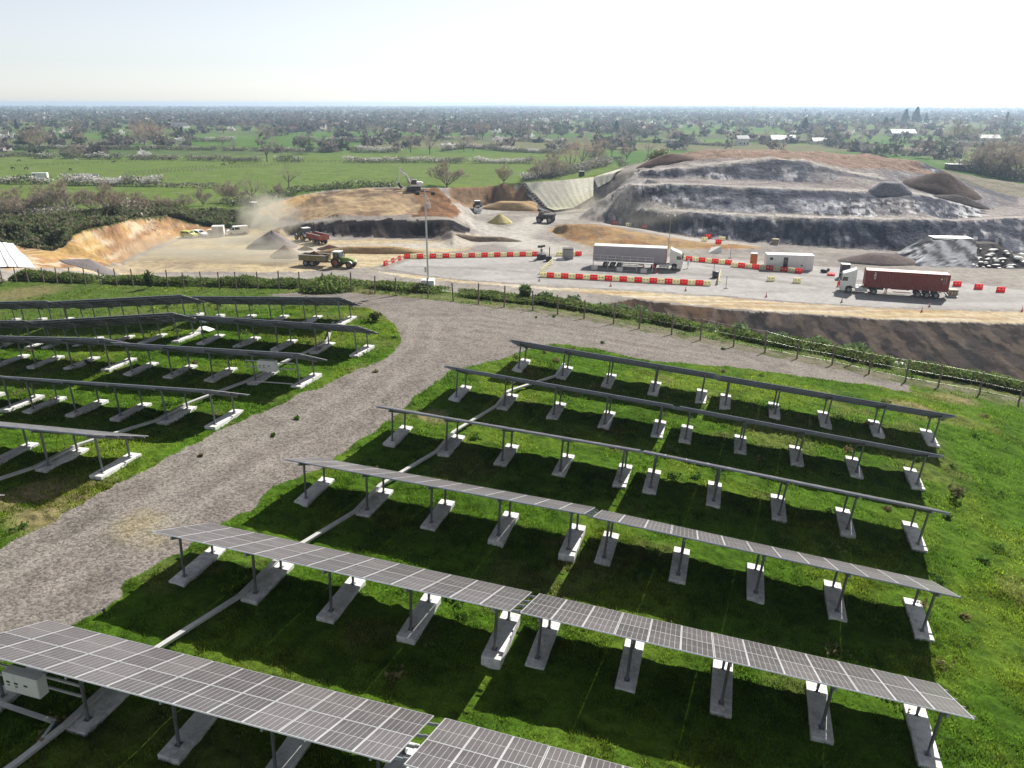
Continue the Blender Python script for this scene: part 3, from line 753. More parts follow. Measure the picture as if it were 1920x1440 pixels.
b = MB(); b.sweep([tw('r6L', -.6, .35, -GDROP + BLKH + .02), tw('r6L', 2.95, .2, -GDROP + .25), tw('r6L', 3.15, -.6, -GDROP + .2)], .13, .08)
tag(b.build('cable_tray', M_GALV), 'short cable tray under the electrical cabinet of the nearest row', 'cable tray')
b = MB(); P = [tw('C1', 10.1, .3, -GDROP + .3), tw('C1', 12.75, .3, -GDROP + .3)]; b.cyl(P[0], P[1], .04)
tag(b.build('cable_conduit', M_GALV), 'thin conduit on the grass under the cabinet left of the path', 'conduit')
def cabinet(k, x, label):
    root = empty('electrical_cabinet'); root.matrix_world = tab_matrix(k) @ Matrix.Translation(rel(x, HN - .1, -GDROP + 1.05))
    b = MB(); b.bbox(-.62, .62, -.34, -.02, -.02, .66, .015); b.build('cabinet_body', M_WHITEP, root)
    b = MB(); b.box(-.60, -.21, -.352, -.341, .02, .62); b.box(-.19, .60, -.352, -.341, .02, .62); b.build('cabinet_door', M_WHITEP, root)
    for px in (-.5, -.22, .12):
        b = MB(); b.box(px, px + .13, -.360, -.353, .32, .38); b.box(px + .02, px + .11, -.360, -.353, .22, .26) if px < .1 else None; b.build('warning_plate', M_DARK, root)
    for z in (.12, .5):
        b = MB(); b.box(-1.7, 1.75, -.015, .035, z - .035, z + .035); b.build('mounting_rail', M_GALV, root)
    b = MB()
    for i in range(7): b.cyl((-.25 + i * .07, -.2, -.12), (-.25 + i * .07, -.2, -.021), .018, n=6)
    b.build('cable_gland', M_GALV, root)
    tag(root, label, 'electrical cabinet')
cabinet('C1', 11.15, 'white electrical cabinet on rails in the third farthest row left of the path')
cabinet('r6L', 2.0, 'white electrical cabinet on rails under the nearest row, lower left')

# ------------------------------------------------------------------ foliage helpers
def foliage_mat(name, trans=.35, rough=.8):
    m, N, L, B = nodes_mat(name)
    a = N.new("ShaderNodeAttribute"); a.attribute_name = "Col"
    L.new(a.outputs['Color'], B.inputs['Base Color']); B.inputs['Roughness'].default_value = rough; B.inputs['Specular IOR Level'].default_value = .04
    if trans:
        t = N.new("ShaderNodeBsdfTranslucent"); L.new(a.outputs['Color'], t.inputs['Color'])
        mx = N.new("ShaderNodeMixShader"); mx.inputs[0].default_value = trans
        L.new(B.outputs[0], mx.inputs[1]); L.new(t.outputs[0], mx.inputs[2]); L.new(mx.outputs[0], N["Material Output"].inputs['Surface'])
    return m
M_LEAF = foliage_mat("foliage", .4)
M_GRASS = foliage_mat("grass_blades", .62)
M_TWIG = foliage_mat("twigs", .35, .9)
def leaves(P, size, cols, up=.3, rng=RNG):
    """random leaf triangles at points P; cols: (n,3)"""
    n = len(P)
    d = rng.normal(size=(n, 3)); d[:, 2] = d[:, 2] * .8 + up; d /= np.linalg.norm(d, axis=1)[:, None]
    e = np.cross(d, rng.normal(size=(n, 3))); e /= np.linalg.norm(e, axis=1)[:, None]
    s = np.asarray(size) * rng.uniform(.6, 1.35, n); s = s[:, None]
    V = np.stack([P - e * s * .5, P + e * s * .5, P + d * s], 1).reshape(-1, 3)
    return V, np.arange(3 * n).reshape(-1, 3), np.repeat(cols, 3, 0)
def mixc(pal, n, rng=RNG, jit=.25):
    pal = np.array(pal); c = pal[rng.integers(0, len(pal), n)]
    return c * rng.uniform(1 - jit, 1 + jit, (n, 1))

# ------------------------------------------------------------------ grass blades on the solar hill
def grass(n, dmin, dmax, hgt, wid, seed):
    rng = np.random.default_rng(seed)
    az = rng.uniform(D(-43), D(43), n); d = np.sqrt(rng.uniform(dmin ** 2, dmax ** 2, n))
    x = np.sin(az) * d; y = np.cos(az) * d
    dens = fbm(x / 1.4, y / 1.4, 201, 3)
    k = (zone_at(x, y) == 1) & (dens > rng.uniform(.22, .62, n))
    x, y, dens = x[k], y[k], dens[k]; n = len(x)
    z = H0(x, y) + (fbm(x / 1.3, y / 1.3, 151, 3) - .5) * .16 - .03
    h = hgt * rng.uniform(.5, 1.3, n) * (.55 + 1.1 * dens)
    la = rng.uniform(0, 2 * np.pi, n); lean = rng.uniform(.1, .75, n) * h
    wa = rng.uniform(0, np.pi, n); ww = wid * rng.uniform(.6, 1.4, n)
    B = np.stack([x, y, z], 1); sx = np.stack([np.cos(wa) * ww, np.sin(wa) * ww, 0 * ww], 1)
    tip = B + np.stack([np.cos(la) * lean, np.sin(la) * lean, h], 1)
    V = np.stack([B - sx, B + sx, tip], 1).reshape(-1, 3)
    g = fbm(x / 5, y / 5, 21, 4); dry = fbm(x / 3.2, y / 3.2, 29, 4)
    c = np.array([(.098, .192, .018)]) + sstep(.45, .68, g)[:, None] * np.array([(.09, .06, .01)])
    dk = sstep(.52, .66, fbm(x / 1.1, y / 1.1, 25, 3))[:, None]; c = c * (1 - dk * .3)
    dr = sstep(.62, .76, dry)[:, None] * .4; c = c * (1 - dr) + np.array([(.24, .20, .09)]) * dr
    c = c * rng.uniform(.45, 1.6, (n, 1)) * (.6 + .8 * vn(x / .28, y / .28, 77))[:, None]
    return V, np.repeat(c, 3, 0)
GV = []; GC = []
for a in ((420000, 14, 36, .11, .018, 1), (300000, 34, 70, .13, .03, 2), (50000, 66, 96, .16, .05, 3)):
    v_, c_ = grass(*a); GV.append(v_); GC.append(c_)
GV = np.concatenate(GV); GC = np.concatenate(GC)
o = mesh_np('grass', GV, np.arange(len(GV)).reshape(-1, 3), GC, [M_GRASS], smooth=False)
o['kind'] = 'stuff'
def weeds():
    rng = np.random.default_rng(5); P = []; Cc = []; Sz = []
    spots = []
    for i in range(230):
        az = rng.uniform(D(-42), D(42)); d = math.sqrt(rng.uniform(15 ** 2, 78 ** 2)); x, y = math.sin(az) * d, math.cos(az) * d
        zz = int(zone_at(x, y))
        if zz == 1 or (zz == 2 and (rng.random() < .12)): spots.append((x, y, zz))
    for x, y, zz in spots:
        n = rng.integers(25, 70); r = rng.uniform(.12, .4) * (1 if zz == 1 else .4)
        q = rng.normal(size=(n, 3)) * (r * .55, r * .55, r * .3); q[:, 2] = np.abs(q[:, 2]) + .04
        P.append(q + (x, y, gz(x, y))); c = [(.06, .13, .02), (.09, .17, .03), (.14, .19, .05), (.2, .17, .08)][rng.integers(0, 4)]
        Cc.append(np.array([c]) * rng.uniform(.6, 1.4, (n, 1))); Sz.append(np.full(n, .13))
    V, F, c = leaves(np.concatenate(P), np.concatenate(Sz), np.concatenate(Cc), .5, rng)
    o = mesh_np('weeds', V, F, c, [M_LEAF], smooth=False); o['kind'] = 'stuff'
weeds()

# ------------------------------------------------------------------ wire fence along the crest of the hill
FPX_ = [5, 31, 54, 83, 108, 135, 161, 190, 220, 250, 281, 315, 345, 379, 412, 444, 484, 523, 563, 605, 659, 703, 742, 803, 850, 897, 945, 999, 1046, 1095, 1150, 1198, 1259, 1313, 1375, 1434, 1494, 1560, 1629, 1697, 1759, 1836, 1909]
def fence_pt(px):
    for (p, q) in zip(FENCE[:-1], FENCE[1:]):
        if p[0] <= px <= q[0]:
            t = (px - p[0]) / (q[0] - p[0])
            x, y, _ = at(px, p[1] + (q[1] - p[1]) * t, p[2] + (q[2] - p[2]) * t)
            return Vector((x, y, gz(x, y)))
rf = random.Random(3)
def fence(pxs, label, braces=()):
    tops = []; P = [fence_pt(px) for px in pxs]
    root = empty('wire_fence', P[0])
    for i, p in enumerate(P):
        t = Vector((rf.uniform(-.1, .1), rf.uniform(-.1, .1), rf.uniform(1.75, 2.05)))
        b = MB(); b.cyl(p - P[0] - Vector((0, 0, .2)), p - P[0] + t, .075, .065, 8); b.build('post', M_WOOD, root); tops.append((p - P[0], t))
        if pxs[i] in braces:
            q = P[min(i + 1, len(P) - 1)] if braces[pxs[i]] > 0 else P[max(i - 1, 0)]
            dvec = (q - p).normalized() * 2.0
            b = MB(); b.cyl(p - P[0] + t * .8, p + dvec - P[0], .05); b.build('brace', M_WOOD, root)
    b = MB()
    for (p, t), (q, u) in zip(tops[:-1], tops[1:]):
        for f in (.2, .55, .95): b.cyl(p + t * f, q + u * f, .0025, n=3, caps=False)
    b.build('wire', M_GALV, root)
    tag(root, label, 'fence')
fence(FPX_[:21], 'wire fence on wooden posts along the far edge of the left grass field', {659: 1})
fence(FPX_[20:], 'wire fence on wooden posts curving along the gravel edge on the right', {1629: -1})

# bramble hedge behind the fence, in three stretches, and a clump before it
def hedge_band(px0, px1, off0, off1, h0, h1, n, label, seed, pal):
    rng = np.random.default_rng(seed)
    px = rng.uniform(px0, px1, n * 2); base = np.array([fence_pt(float(v))[:] for v in np.linspace(px0, px1, 80)])
    u = (px - px0) / (px1 - px0) * 79; i = np.clip(u.astype(int), 0, 78); f = (u - i)[:, None]
    b = base[i] * (1 - f) + base[i + 1] * f
    m = np.hypot(b[:, 0], b[:, 1]); off = rng.uniform(0, 1, len(px)); dd = off0 + (off1 - off0) * off
    x = b[:, 0] * (m + dd) / m; y = b[:, 1] * (m + dd) / m
    hh = (h0 + (h1 - h0) * (px - px0) / (px1 - px0)) * (.45 + 1.0 * fbm(x / 2.2, y / 2.2, seed, 3)) * np.sin(np.pi * np.clip(off * .86 + .1, 0, 1)) ** .6
    k = fbm(x / 3.0, y / 3.0, seed + 5, 3) > rng.uniform(.26, .6, len(px)); x, y, hh = x[k], y[k], hh[k]
    z = H0(x, y) + hh * rng.uniform(.35, 1.05, len(x)); P = np.stack([x, y, z], 1); o0 = P.mean(0); o0[2] = H0(o0[0], o0[1])
    tone = fbm(x / 1.6, y / 1.6, seed + 9, 3)
    c = mixc(pal, len(x), rng) * (.55 + .9 * tone)[:, None]
    V, F, c = leaves(P - o0, .2, c, .35, rng)
    o = mesh_np('bramble_hedge', V, F, c, [M_LEAF], smooth=False); o.location = o0
    tag(o, label, 'hedge')
BR = [(.12, .19, .05), (.16, .235, .055), (.09, .14, .045), (.19, .25, .07), (.17, .16, .085)]
hedge_band(-40, 560, 1.6, 5.6, .9, .8, 22000, 'dark bramble hedge behind the fence on the left', 31, BR)
hedge_band(560, 1000, 2.4, 6.0, .7, .6, 12000, 'low bramble hedge behind the fence around the lamp mast', 37, BR)
hedge_band(1000, 2000, 3.0, 6.0, .8, .8, 26000, 'dense green bramble hedge between the gravel strip and the brown slope', 41, BR)
def clump(name, px, py, r, h, n, pal, label, cat, size=.22, group=None, seed=0, spiky=False, back=0):
    rng = np.random.default_rng(seed + int(px)); p = hit(px, py) if back == 0 else None
    if back:
        q = fence_pt(px); m = math.hypot(q.x, q.y); p = Vector((q.x * (m + back) / m, q.y * (m + back) / m, 0)); p.z = gz(p.x, p.y)
    th_ = rng.uniform(0, 2 * np.pi, n); rr = r * np.sqrt(rng.uniform(0, 1, n)); zz = rng.uniform(0, 1, n) ** .6
    tp = (.4 + .75 * zz) if spiky else (1 - .25 * zz)
    x = rr * np.cos(th_) * tp; y = rr * np.sin(th_) * tp
    top = h * (1 - (.25 if spiky else .55) * (rr / r) ** 2) * rng.uniform(.75, 1.1, n)
    P = np.stack([x, y, top * zz], 1)
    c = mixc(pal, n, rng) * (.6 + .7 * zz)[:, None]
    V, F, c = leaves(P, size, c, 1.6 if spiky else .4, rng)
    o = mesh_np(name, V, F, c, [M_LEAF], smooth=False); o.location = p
    tag(o, label, cat, group)
    return o
clump('bramble_clump', 617, 544, 3.2, 1.5, 2600, BR, 'rounded bramble clump on the grass before the fence', 'shrub', .25)
clump('shrub', 705, 603, .45, .75, 110, [(.06, .08, .035), (.09, .09, .04)], 'twiggy green shrub beside the curve of the gravel path', 'shrub', .25, None, 0, True)
clump('shrub', 1792, 935, .4, .7, 110, [(.10, .12, .05), (.16, .14, .07)], 'pale weedy shrub right of the fourth nearest row', 'shrub', .18, None, 0, True)
clump('shrub', 281, 541, .5, 2.0, 200, [(.05, .08, .03)], 'small dark shrub growing up a fence post on the left', 'shrub', .25, None, 0, True)
BRO = [(.075, .13, .05), (.11, .17, .065), (.13, .165, .08)]
for i, (px, rr_, hh_, bk, lb) in enumerate([(985, .55, 1.5, 4.8, 'tall narrow broom bush behind the fence, leftmost of its row'), (1022, .7, 1.0, 5.0, 'wide low broom bush beside the tall narrow one'), (1075, .8, 1.5, 6.2, 'round broom bush before the pale dirt track'),
        (1128, .9, 1.4, 6.6, 'broad broom bush before the dirt track, right of the round one'), (1160, .9, 1.3, 6.2, 'low broom bush squeezed between two taller ones'), (1197, .8, 1.6, 6.2, 'upright broom bush where the white strip begins'),
        (1251, .8, 1.3, 6.3, 'small broom bush at the left end of the brown slope'), (1289, .9, 1.2, 6.3, 'low spreading broom bush on the white strip'), (1322, 1.1, 1.4, 6.4, 'dense dark broom bush in the middle of the white strip'),
        (1385, .75, 1.7, 6.0, 'thin brownish broom bush beside a fence post'), (1457, 1.15, 1.9, 6.4, 'large bright broom bush before the brown slope'), (1529, 1.0, 1.6, 6.0, 'feathery broom bush right of the large bright one'), (1602, 1.1, 1.7, 6.0, 'rightmost broom bush above the hedge')]):
    clump('broom_bush', px, 0, rr_, hh_, 420, BRO, lb, 'shrub', .3, 'broom bushes along the crest', i, True, bk)
# white geotextile bags showing between hedge and slope
def bag_strip(px0, px1, off, label):
    b = MB(); o0 = None; px = px0; r_ = random.Random(int(px0))
    while px < px1:
        q = fence_pt(px); m = math.hypot(q.x, q.y); p = Vector((q.x * (m + off) / m, q.y * (m + off) / m, 0)); p.z = gz(p.x, p.y)
        if o0 is None: o0 = p
        b.ball(p - o0 + Vector((0, 0, .28 + r_.uniform(-.1, .1))), .75, .45, .38 + r_.uniform(-.08, .1), 10); px += r_.uniform(9, 15)
    o = b.build('geotextile_bags', M_WHITEP, None, True); o.location = o0
    tag(o, label, 'sandbags', 'white bag strips along the crest')
bag_strip(1178, 1240, 6.1, 'short strip of white bags behind the hedge, left end'); bag_strip(1300, 1480, 6.1, 'long strip of white bags behind the hedge among broom bushes')
bag_strip(1535, 1690, 6.0, 'strip of white bags at the foot of the brown slope, right end')
# ------------------------------------------------------------------ vehicles
M_DGREEN = paint("green_paint", (.025, .085, .03), .4, .15, 2, 0, DUST, .4)
M_LGREEN = paint("light_green_paint", (.20, .27, .06), .4, .15, 2, 0, DUST, .4)
M_YEL = paint("yellow_paint", (.62, .42, .03), .5, .12, 2, 0, DUST, .4)
M_REDT = paint("faded_red_paint", (.30, .055, .035), .6, .2, 1.5, 0, DUST, .6)
M_OLIVE = paint("olive_paint", (.19, .16, .065), .6, .2, 1.5, 0, DUST, .5)
M_BOXRED = paint("container_red", (.20, .030, .022), .55, .12, 1.0, 0, (.25, .12, .09), .35)
M_BOXROOF = paint("container_roof", (.52, .38, .33), .6, .15, 1, 0, DUST, .4)
M_CURT = paint("grey_curtain", (.37, .335, .38), .6, .07, 1.2, 0, DUST, .2)
M_SOIL = paint("dark_soil", (.075, .042, .028), .95, .35, 4, 0, None, 0, .1, .15)
M_GRAVEL = paint("pile_gravel", (.16, .145, .15), .95, .3, 5, 0, (.26, .21, .16), .5, .1, .1)
M_SAND = paint("pile_sand", (.42, .36, .17), .95, .2, 3, 0, None, 0, .1, .1)
M_ORANGE = paint("orange_paint", (.62, .17, .03), .5, .1, 2, 0, DUST, .3)
M_BLUEG = paint("slate_plastic", (.05, .06, .075), .5, .12, 2, 0, DUST, .2)
M_SILVER = paint("pale_silver", (.55, .57, .58), .4, .08, 2, .2, DUST, .3)
M_LIME = paint("lime_paint", (.48, .52, .10), .4, .08, 2, 0, DUST, .45)
M_CHASSIS = paint("chassis_black", (.028, .028, .03), .6, .2, 3, .1, DUST, .25)
def wheel(root, x, y, r, wd, rim_m=None, name='wheel', side=1):
    b = MB(); n = 18
    prof = [(r * .58, -wd / 2), (r * .93, -wd / 2), (r, -wd * .32), (r, wd * .32), (r * .93, wd / 2), (r * .58, wd / 2)]
    V = []; F = []
    for k in range(n):
        a = 2 * math.pi * k / n
        V += [(x + math.cos(a) * q, y + t, r + math.sin(a) * q) for q, t in prof]
    m = len(prof)
    for k in range(n):
        for j in range(m): F.append((k * m + j, k * m + (j + 1) % m, ((k + 1) % n) * m + (j + 1) % m, ((k + 1) % n) * m + j))
    b.add(V, F); w_ = b.build(name, M_BLACK, root)
    h = MB(); h.cyl((x, y - wd * .36, r), (x, y + wd * .36, r), r * .58, n=16); h.cyl((x, y - wd * .5, r), (x, y + wd * .5, r), r * .2, n=10); h.build('rim', rim_m or M_RIM, w_)
    return w_
def face2(p_front, p_rear):
    d = (p_front - p_rear); return math.atan2(d.y, d.x)
def truck(label, front_px, rear_px, fx, rx, near_side, kind):
    """front/rear_px: where the near side front wheel and the last near side wheel touch the ground"""
    A = Vector(at(*front_px, PADZ)); Bp = Vector(at(*rear_px, PADZ)); th_ = face2(A, Bp)
    ux = Vector((math.cos(th_), math.sin(th_), 0)); uy = Vector((-ux.y, ux.x, 0)); ys = 1.22 * near_side
    mid = (A + Bp) / 2; org = mid - ux * (fx + rx) / 2 - uy * ys
    root = empty('articulated_truck', org, th_)
    b = MB()                                                            # cab: 0 .. -2.3 m
    P = [(0, .42), (.02, 1.15), (-.02, 1.9), (-.22, 2.95), (-.38, 3.12), (-1.9, 3.72), (-2.28, 3.72), (-2.28, .95), (-2.0, .95), (-1.86, 1.12), (-1.6, 1.24), (-1.2, 1.24), (-.94, 1.12), (-.82, .85), (-.82, .42)]
    b.prism(P, -1.22, 1.22); b.build('cab', M_WHITE, root)
    b = MB(); b.add([(.012, -1.05, 1.98), (.012, 1.05, 1.98), (-.175, 1.0, 2.86), (-.175, -1.0, 2.86)], [(0, 1, 2, 3)]); b.build('windscreen', M_GLASS, root)
    for s in (-1, 1):
        b = MB(); y = 1.226 * s; b.add([(-.18, y, 2.0), (-1.05, y, 2.0), (-1.05, y, 2.62), (-.32, y, 2.62)], [(0, 1, 2, 3)]); b.build('side_window', M_GLASS, root)
        b = MB(); b.bbox(-.05, .12, 1.3 * s - .12, 1.3 * s + .12, 2.05, 2.75, .03); b.cyl((-.1, 1.2 * s, 2.7), (.03, 1.3 * s, 2.7), .025); b.build('mirror', M_DARK, root)
        b = MB(); b.bbox(-.06, .035, .72 * s - .22, .72 * s + .22, .62, .84, .03); b.build('headlight', M_SILVER, root)
    b = MB(); b.box(.022, .05, -.85, .85, .95, 1.65)
    for z in (1.05, 1.25, 1.45): b.box(.05, .06, -.85, .85, z, z + .06)
    b.build('grille', M_DARK, root)
    b = MB(); b.prism([(-.3, 3.14), (-1.88, 3.75), (-2.25, 3.98), (-2.28, 3.74)], -1.1, 1.1); b.build('roof_deflector', M_WHITE, root)
    b = MB(); b.box(-6.6, -.9, -.45, .45, .72, 1.0); b.box(-6.2, -4.2, -.5, .5, 1.0, 1.18); b.build('chassis', M_CHASSIS, root)
    for s in (-1, 1):
        b = MB()
        for k in range(3): b.cyl((-2.35 - .62 * k, .9 * s, .72), (-2.9 - .62 * k, .9 * s, .72), .33, n=14)
        b.build('fuel_tank', M_SILVER if kind == 'container' else M_WHITE, root)
        wheel(root, -1.4, 1.05 * s, .51, .32)
        wheel(root, -5.15, .97 * s, .51, .56)
    if kind == 'curtain':
        L0, L1 = -2.95, -16.4
        b = MB(); b.box(L1, L0, -1.26, 1.26, 1.16, 1.34); b.box(L1 + .3, L0 - 1, -.5, .5, .85, 1.16); b.build('trailer_frame', M_RIM, root)
        b = MB(); n = 27
        for s in (-1, 1):
            V = []; F = []
            for k in range(n * 2 + 1):
                x = L1 + .06 + (L0 - L1 - .12) * k / (n * 2); y = s * (1.262 + .014 * (k % 2)); V += [(x, y, 1.4), (x, y, 3.86)]
            for k in range(n * 2): F.append((2 * k, 2 * k + 2, 2 * k + 3, 2 * k + 1))
            b.add(V, F)
        b.box(L1 + .02, L0 - .02, -1.255, 1.255, 1.345, 3.86); b.build('curtain_body', M_CURT, root)
        b = MB(); b.bbox(L1, L0, -1.28, 1.28, 3.865, 4.0, .03); b.build('trailer_roof', M_WHITE, root)
        b = MB(); b.box(L0 + .003, L0 + .06, -1.25, 1.25, 1.2, 3.86); b.build('headboard', M_REDT, root)
        b = MB(); b.box(L1 - .05, L1 - .003, -1.24, -.01, 1.36, 3.85); b.box(L1 - .05, L1 - .003, .01, 1.24, 1.36, 3.85); b.build('rear_door', M_RIM, root)
        ax = (-11.5, -12.8, -14.1)
        for s in (-1, 1):
            b = MB(); b.box(-11.0, -8.2, 1.2 * s - .02, 1.2 * s + .02, .5, .62); b.box(-11.0, -8.2, 1.2 * s - .02, 1.2 * s + .02, .8, .92)
            for k in range(3): b.box(-10.9 + 1.3 * k, -10.82 + 1.3 * k, 1.18 * s - .03, 1.18 * s, .5, 1.15)
            b.build('side_guard', M_SILVER, root)
            b = MB(); b.bbox(-8.0, -6.9, .95 * s - .25, .95 * s + .25, .55, 1.1, .03); b.build('pallet_box', M_WHITE, root)
    else:
        b = MB(); b.box(-15.9, -4.1, -.42, -.25, 1.02, 1.22); b.box(-15.9, -4.1, .25, .42, 1.02, 1.22)
        for x in (-15.75, -13, -10, -7, -4.2): b.box(x - .1, x + .1, -1.2, 1.2, 1.05, 1.2)
        b.box(-15.9, -15.7, -1.2, 1.2, .55, .7); b.build('trailer_frame', M_CHASSIS, root)
        ax = (-11.6, -12.9, -14.2)
        for s in (-1, 1):
            b = MB(); b.box(-14.9, -10.9, 1.05 * s - .25, 1.05 * s + .25, 1.035, 1.045); b.build('mudguard', M_CHASSIS, root)
            b = MB(); b.box(-10.6, -7.9, 1.1 * s - .02, 1.1 * s + .02, .62, .74); b.build('side_guard', M_REDT, root)
    for s in (-1, 1):
        for x in ax: wheel(root, x, 1.0 * s, .5, .4)
        b = MB(); b.box(-7.1, -6.98, .75 * s - .06, .75 * s + .06, .12, 1.15); b.box(-7.2, -6.88, .75 * s - .15, .75 * s + .15, .06, .12); b.build('landing_leg', M_REDT, root)
        b = MB(); b.box(-16.45, -16.41, .95 * s - .2, .95 * s + .2, .9, 1.05); b.build('tail_light', M_RED, root)
    tag(root, label, 'truck')
    return root, org, ux, uy, th_
truck('white lorry with a long grey curtain trailer, facing right in the yard', (1256, 506.5), (1142, 501), -1.4, -14.1, -1, 'curtain')
root, org, ux, uy, th_ = truck('white lorry facing left under a dark red shipping container', (1603, 550.5), (1741, 560), -1.4, -14.2, 1, 'container')
# shipping container standing on the trailer
cn = empty('shipping_container', org + ux * -3.55 + Vector((0, 0, 1.225)), th_)
CLN, CW, CHT = 12.19, 1.219, 2.70
b = MB()
for s in (-1, 1):
    V = []; F = []; k = 0; x = -CLN + .12
    pts_ = []
    while x < -.12:
        pts_ += [(x, 0), (x + .07, 0), (x + .139, .036), (x + .209, .036)]; x += .278
    for x, d in pts_: V += [(x, s * (CW - .045 + (.036 - d)), .16), (x, s * (CW - .045 + (.036 - d)), CHT - .1)]
    F = [(2 * i, 2 * i + 2, 2 * i + 3, 2 * i + 1) for i in range(len(pts_) - 1)]
    b.add(V, F)
b.box(-CLN + .06, -.06, -CW + .09, CW - .09, .1, CHT - .11); b.build('corrugated_wall', M_BOXRED, cn)
b = MB()
for x0, x1 in ((-CLN, -CLN + .13), (-.13, 0)):
    for y0, y1 in ((-CW, -CW + .13), (CW - .13, CW)): b.box(x0, x1, y0, y1, 0, CHT)
for y0, y1 in ((-CW, -CW + .07), (CW - .07, CW)): b.box(-CLN + .13, -.13, y0, y1, 0, .16); b.box(-CLN + .13, -.13, y0, y1, CHT - .1, CHT)
b.build('frame', M_BOXRED, cn)
b = MB(); b.box(-CLN + .13, -.13, -CW + .071, CW - .071, CHT - .10, CHT - .02); b.build('roof_panel', M_BOXROOF, cn)
b = MB()
for y0 in (-1.08, .01): b.box(-CLN - .03, -CLN, y0, y0 + 1.07, .14, CHT - .12)
for y in (-.75, -.35, .35, .75): b.cyl((-CLN - .05, y, .1), (-CLN - .05, y, CHT - .1), .025, n=6)
b.build('door', M_BOXRED, cn)
b = MB(); yl = CW + .006; S_ = .30; x0 = -1.45; z0 = 2.36
def bar(x, z, w_, h_, rot=0):
    c, s = math.cos(rot), math.sin(rot); V = []
    for dx, dz in ((-w_ / 2, -h_ / 2), (w_ / 2, -h_ / 2), (w_ / 2, h_ / 2), (-w_ / 2, h_ / 2)): V.append((x0 - (x + dx * c - dz * s), yl, z0 + z + dx * s + dz * c))
    b.add(V, [(0, 1, 2, 3)])
bar(0, 0, .34, .075); bar(0, -.16, .085, .26)                               # T
zz = -.42; bar(-.12, zz, .085, .32)
for k in (-.125, 0, .125): bar(.02, zz + k, .28, .065)                      # E
zz = -.86; bar(0, zz, .08, .42, .62); bar(0, zz, .08, .42, -.62)            # X
b.build('lettering', M_WHITEP, cn)
b = MB(); V = [(-11.0 + .13 * math.cos(a * math.pi / 8), yl, 1.95 + .13 * math.sin(a * math.pi / 8)) for a in range(16)]; b.add(V, [tuple(range(16))])
for k in range(7): b.add([(-11.35, yl, 2.25 - k * .16), (-11.39, yl, 2.25 - k * .16), (-11.39, yl, 2.15 - k * .16), (-11.35, yl, 2.15 - k * .16)], [(0, 1, 2, 3)])
for k in range(4): b.add([(-11.62, yl, 2.3 - k * .3), (-11.70, yl, 2.3 - k * .3), (-11.70, yl, 2.15 - k * .3), (-11.62, yl, 2.15 - k * .3)], [(0, 1, 2, 3)])
b.build('marking', M_WHITEP, cn)
tag(cn, 'dark red corrugated shipping container with white letters, on the lorry trailer', 'shipping container')

def tractor(label, front_px, rear_px, near_side, body, rims, z=PADZ, loader=False):
    A = Vector(at(*front_px, z)); Bp = Vector(at(*rear_px, z)); th_ = face2(A, Bp)
    ux = Vector((math.cos(th_), math.sin(th_), 0)); uy = Vector((-ux.y, ux.x, 0)); mid = (A + Bp) / 2
    org = mid - ux * 1.4 - uy * .95 * near_side; org.z = max(gz(org.x, org.y), z - .2)
    root = empty('tractor', org, th_)
    b = MB(); b.prism([(.35, 1.0), (3.35, .85), (3.5, 1.2), (3.3, 1.55), (2.4, 1.82), (.75, 1.95), (.35, 1.6)], -.42, .42); b.build('bonnet', body, root)
    b = MB(); b.box(-.4, 3.2, -.35, .35, .6, .98); b.box(3.2, 3.75, -.3, .3, .65, 1.0); b.build('chassis', M_CHASSIS, root)
    b = MB(); b.prism([(-.55, 1.25), (-.62, 2.0), (-.5, 2.78), (.6, 2.8), (.9, 1.9), (.78, 1.0), (.1, 1.0)], -.75, .75); b.build('cab_glass', M_GLASS, root)
    b = MB()
    for s in (-1, 1):
        for p, q in (((-.58, 1.3), (-.52, 2.8)), ((.62, 2.8), (.92, 1.9)), ((.92, 1.9), (.8, 1.0)), ((.1, 1.0), (.12, 2.8))): b.cyl((p[0], .76 * s, p[1]), (q[0], .76 * s, q[1]), .045, n=6)
    b.build('cab_frame', M_DARK if body is M_DGREEN else body, root)
    b = MB(); b.bbox(-.75, .78, -.85, .85, 2.8, 2.98, .06); b.build('cab_roof', M_WHITE, root)
    b = MB(); b.cyl((1.2, .5, 1.6), (1.2, .5, 2.75), .06, n=8); b.build('exhaust', M_DARK, root)
    for s in (-1, 1):
        wheel(root, 0, .95 * s, .92, .52, rims); wheel(root, 2.7, .92 * s, .64, .42, rims)
        b = MB(); V = []; F = []
        for k in range(9):
            a = math.radians(15 + k * 19); V += [(-math.cos(a) * 1.02, (.62) * s, .92 + math.sin(a) * 1.02), (-math.cos(a) * 1.02, 1.2 * s, .92 + math.sin(a) * 1.02)]
        F = [(2 * k, 2 * k + 2, 2 * k + 3, 2 * k + 1) for k in range(8)]; b.add(V, F); b.build('rear_mudguard', body if body is not M_DGREEN else M_SILVER, root)
        b = MB(); V = []
        for k in range(7):
            a = math.radians(30 + k * 20); V += [(2.7 + math.cos(a) * .73, .72 * s, .64 + math.sin(a) * .73), (2.7 + math.cos(a) * .73, 1.12 * s, .64 + math.sin(a) * .73)]
        b.add(V, [(2 * k, 2 * k + 2, 2 * k + 3, 2 * k + 1) for k in range(6)]); b.build('front_mudguard', M_SILVER, root)
    if loader:
        b = MB()
        for s in (-1, 1): b.cyl((.9, .55 * s, 1.7), (3.2, .55 * s, 1.75), .07); b.cyl((3.2, .55 * s, 1.75), (4.1, .55 * s, .9), .07)
        b.build('loader_arm', M_RIM, root)
        b = MB(); b.prism([(4.0, .35), (4.75, .3), (4.15, .62), (4.15, 1.15), (4.0, 1.2)], -1.1, 1.1); b.build('bucket', M_SILVER, root)
    tag(root, label, 'tractor')
    return org, ux, uy, th_
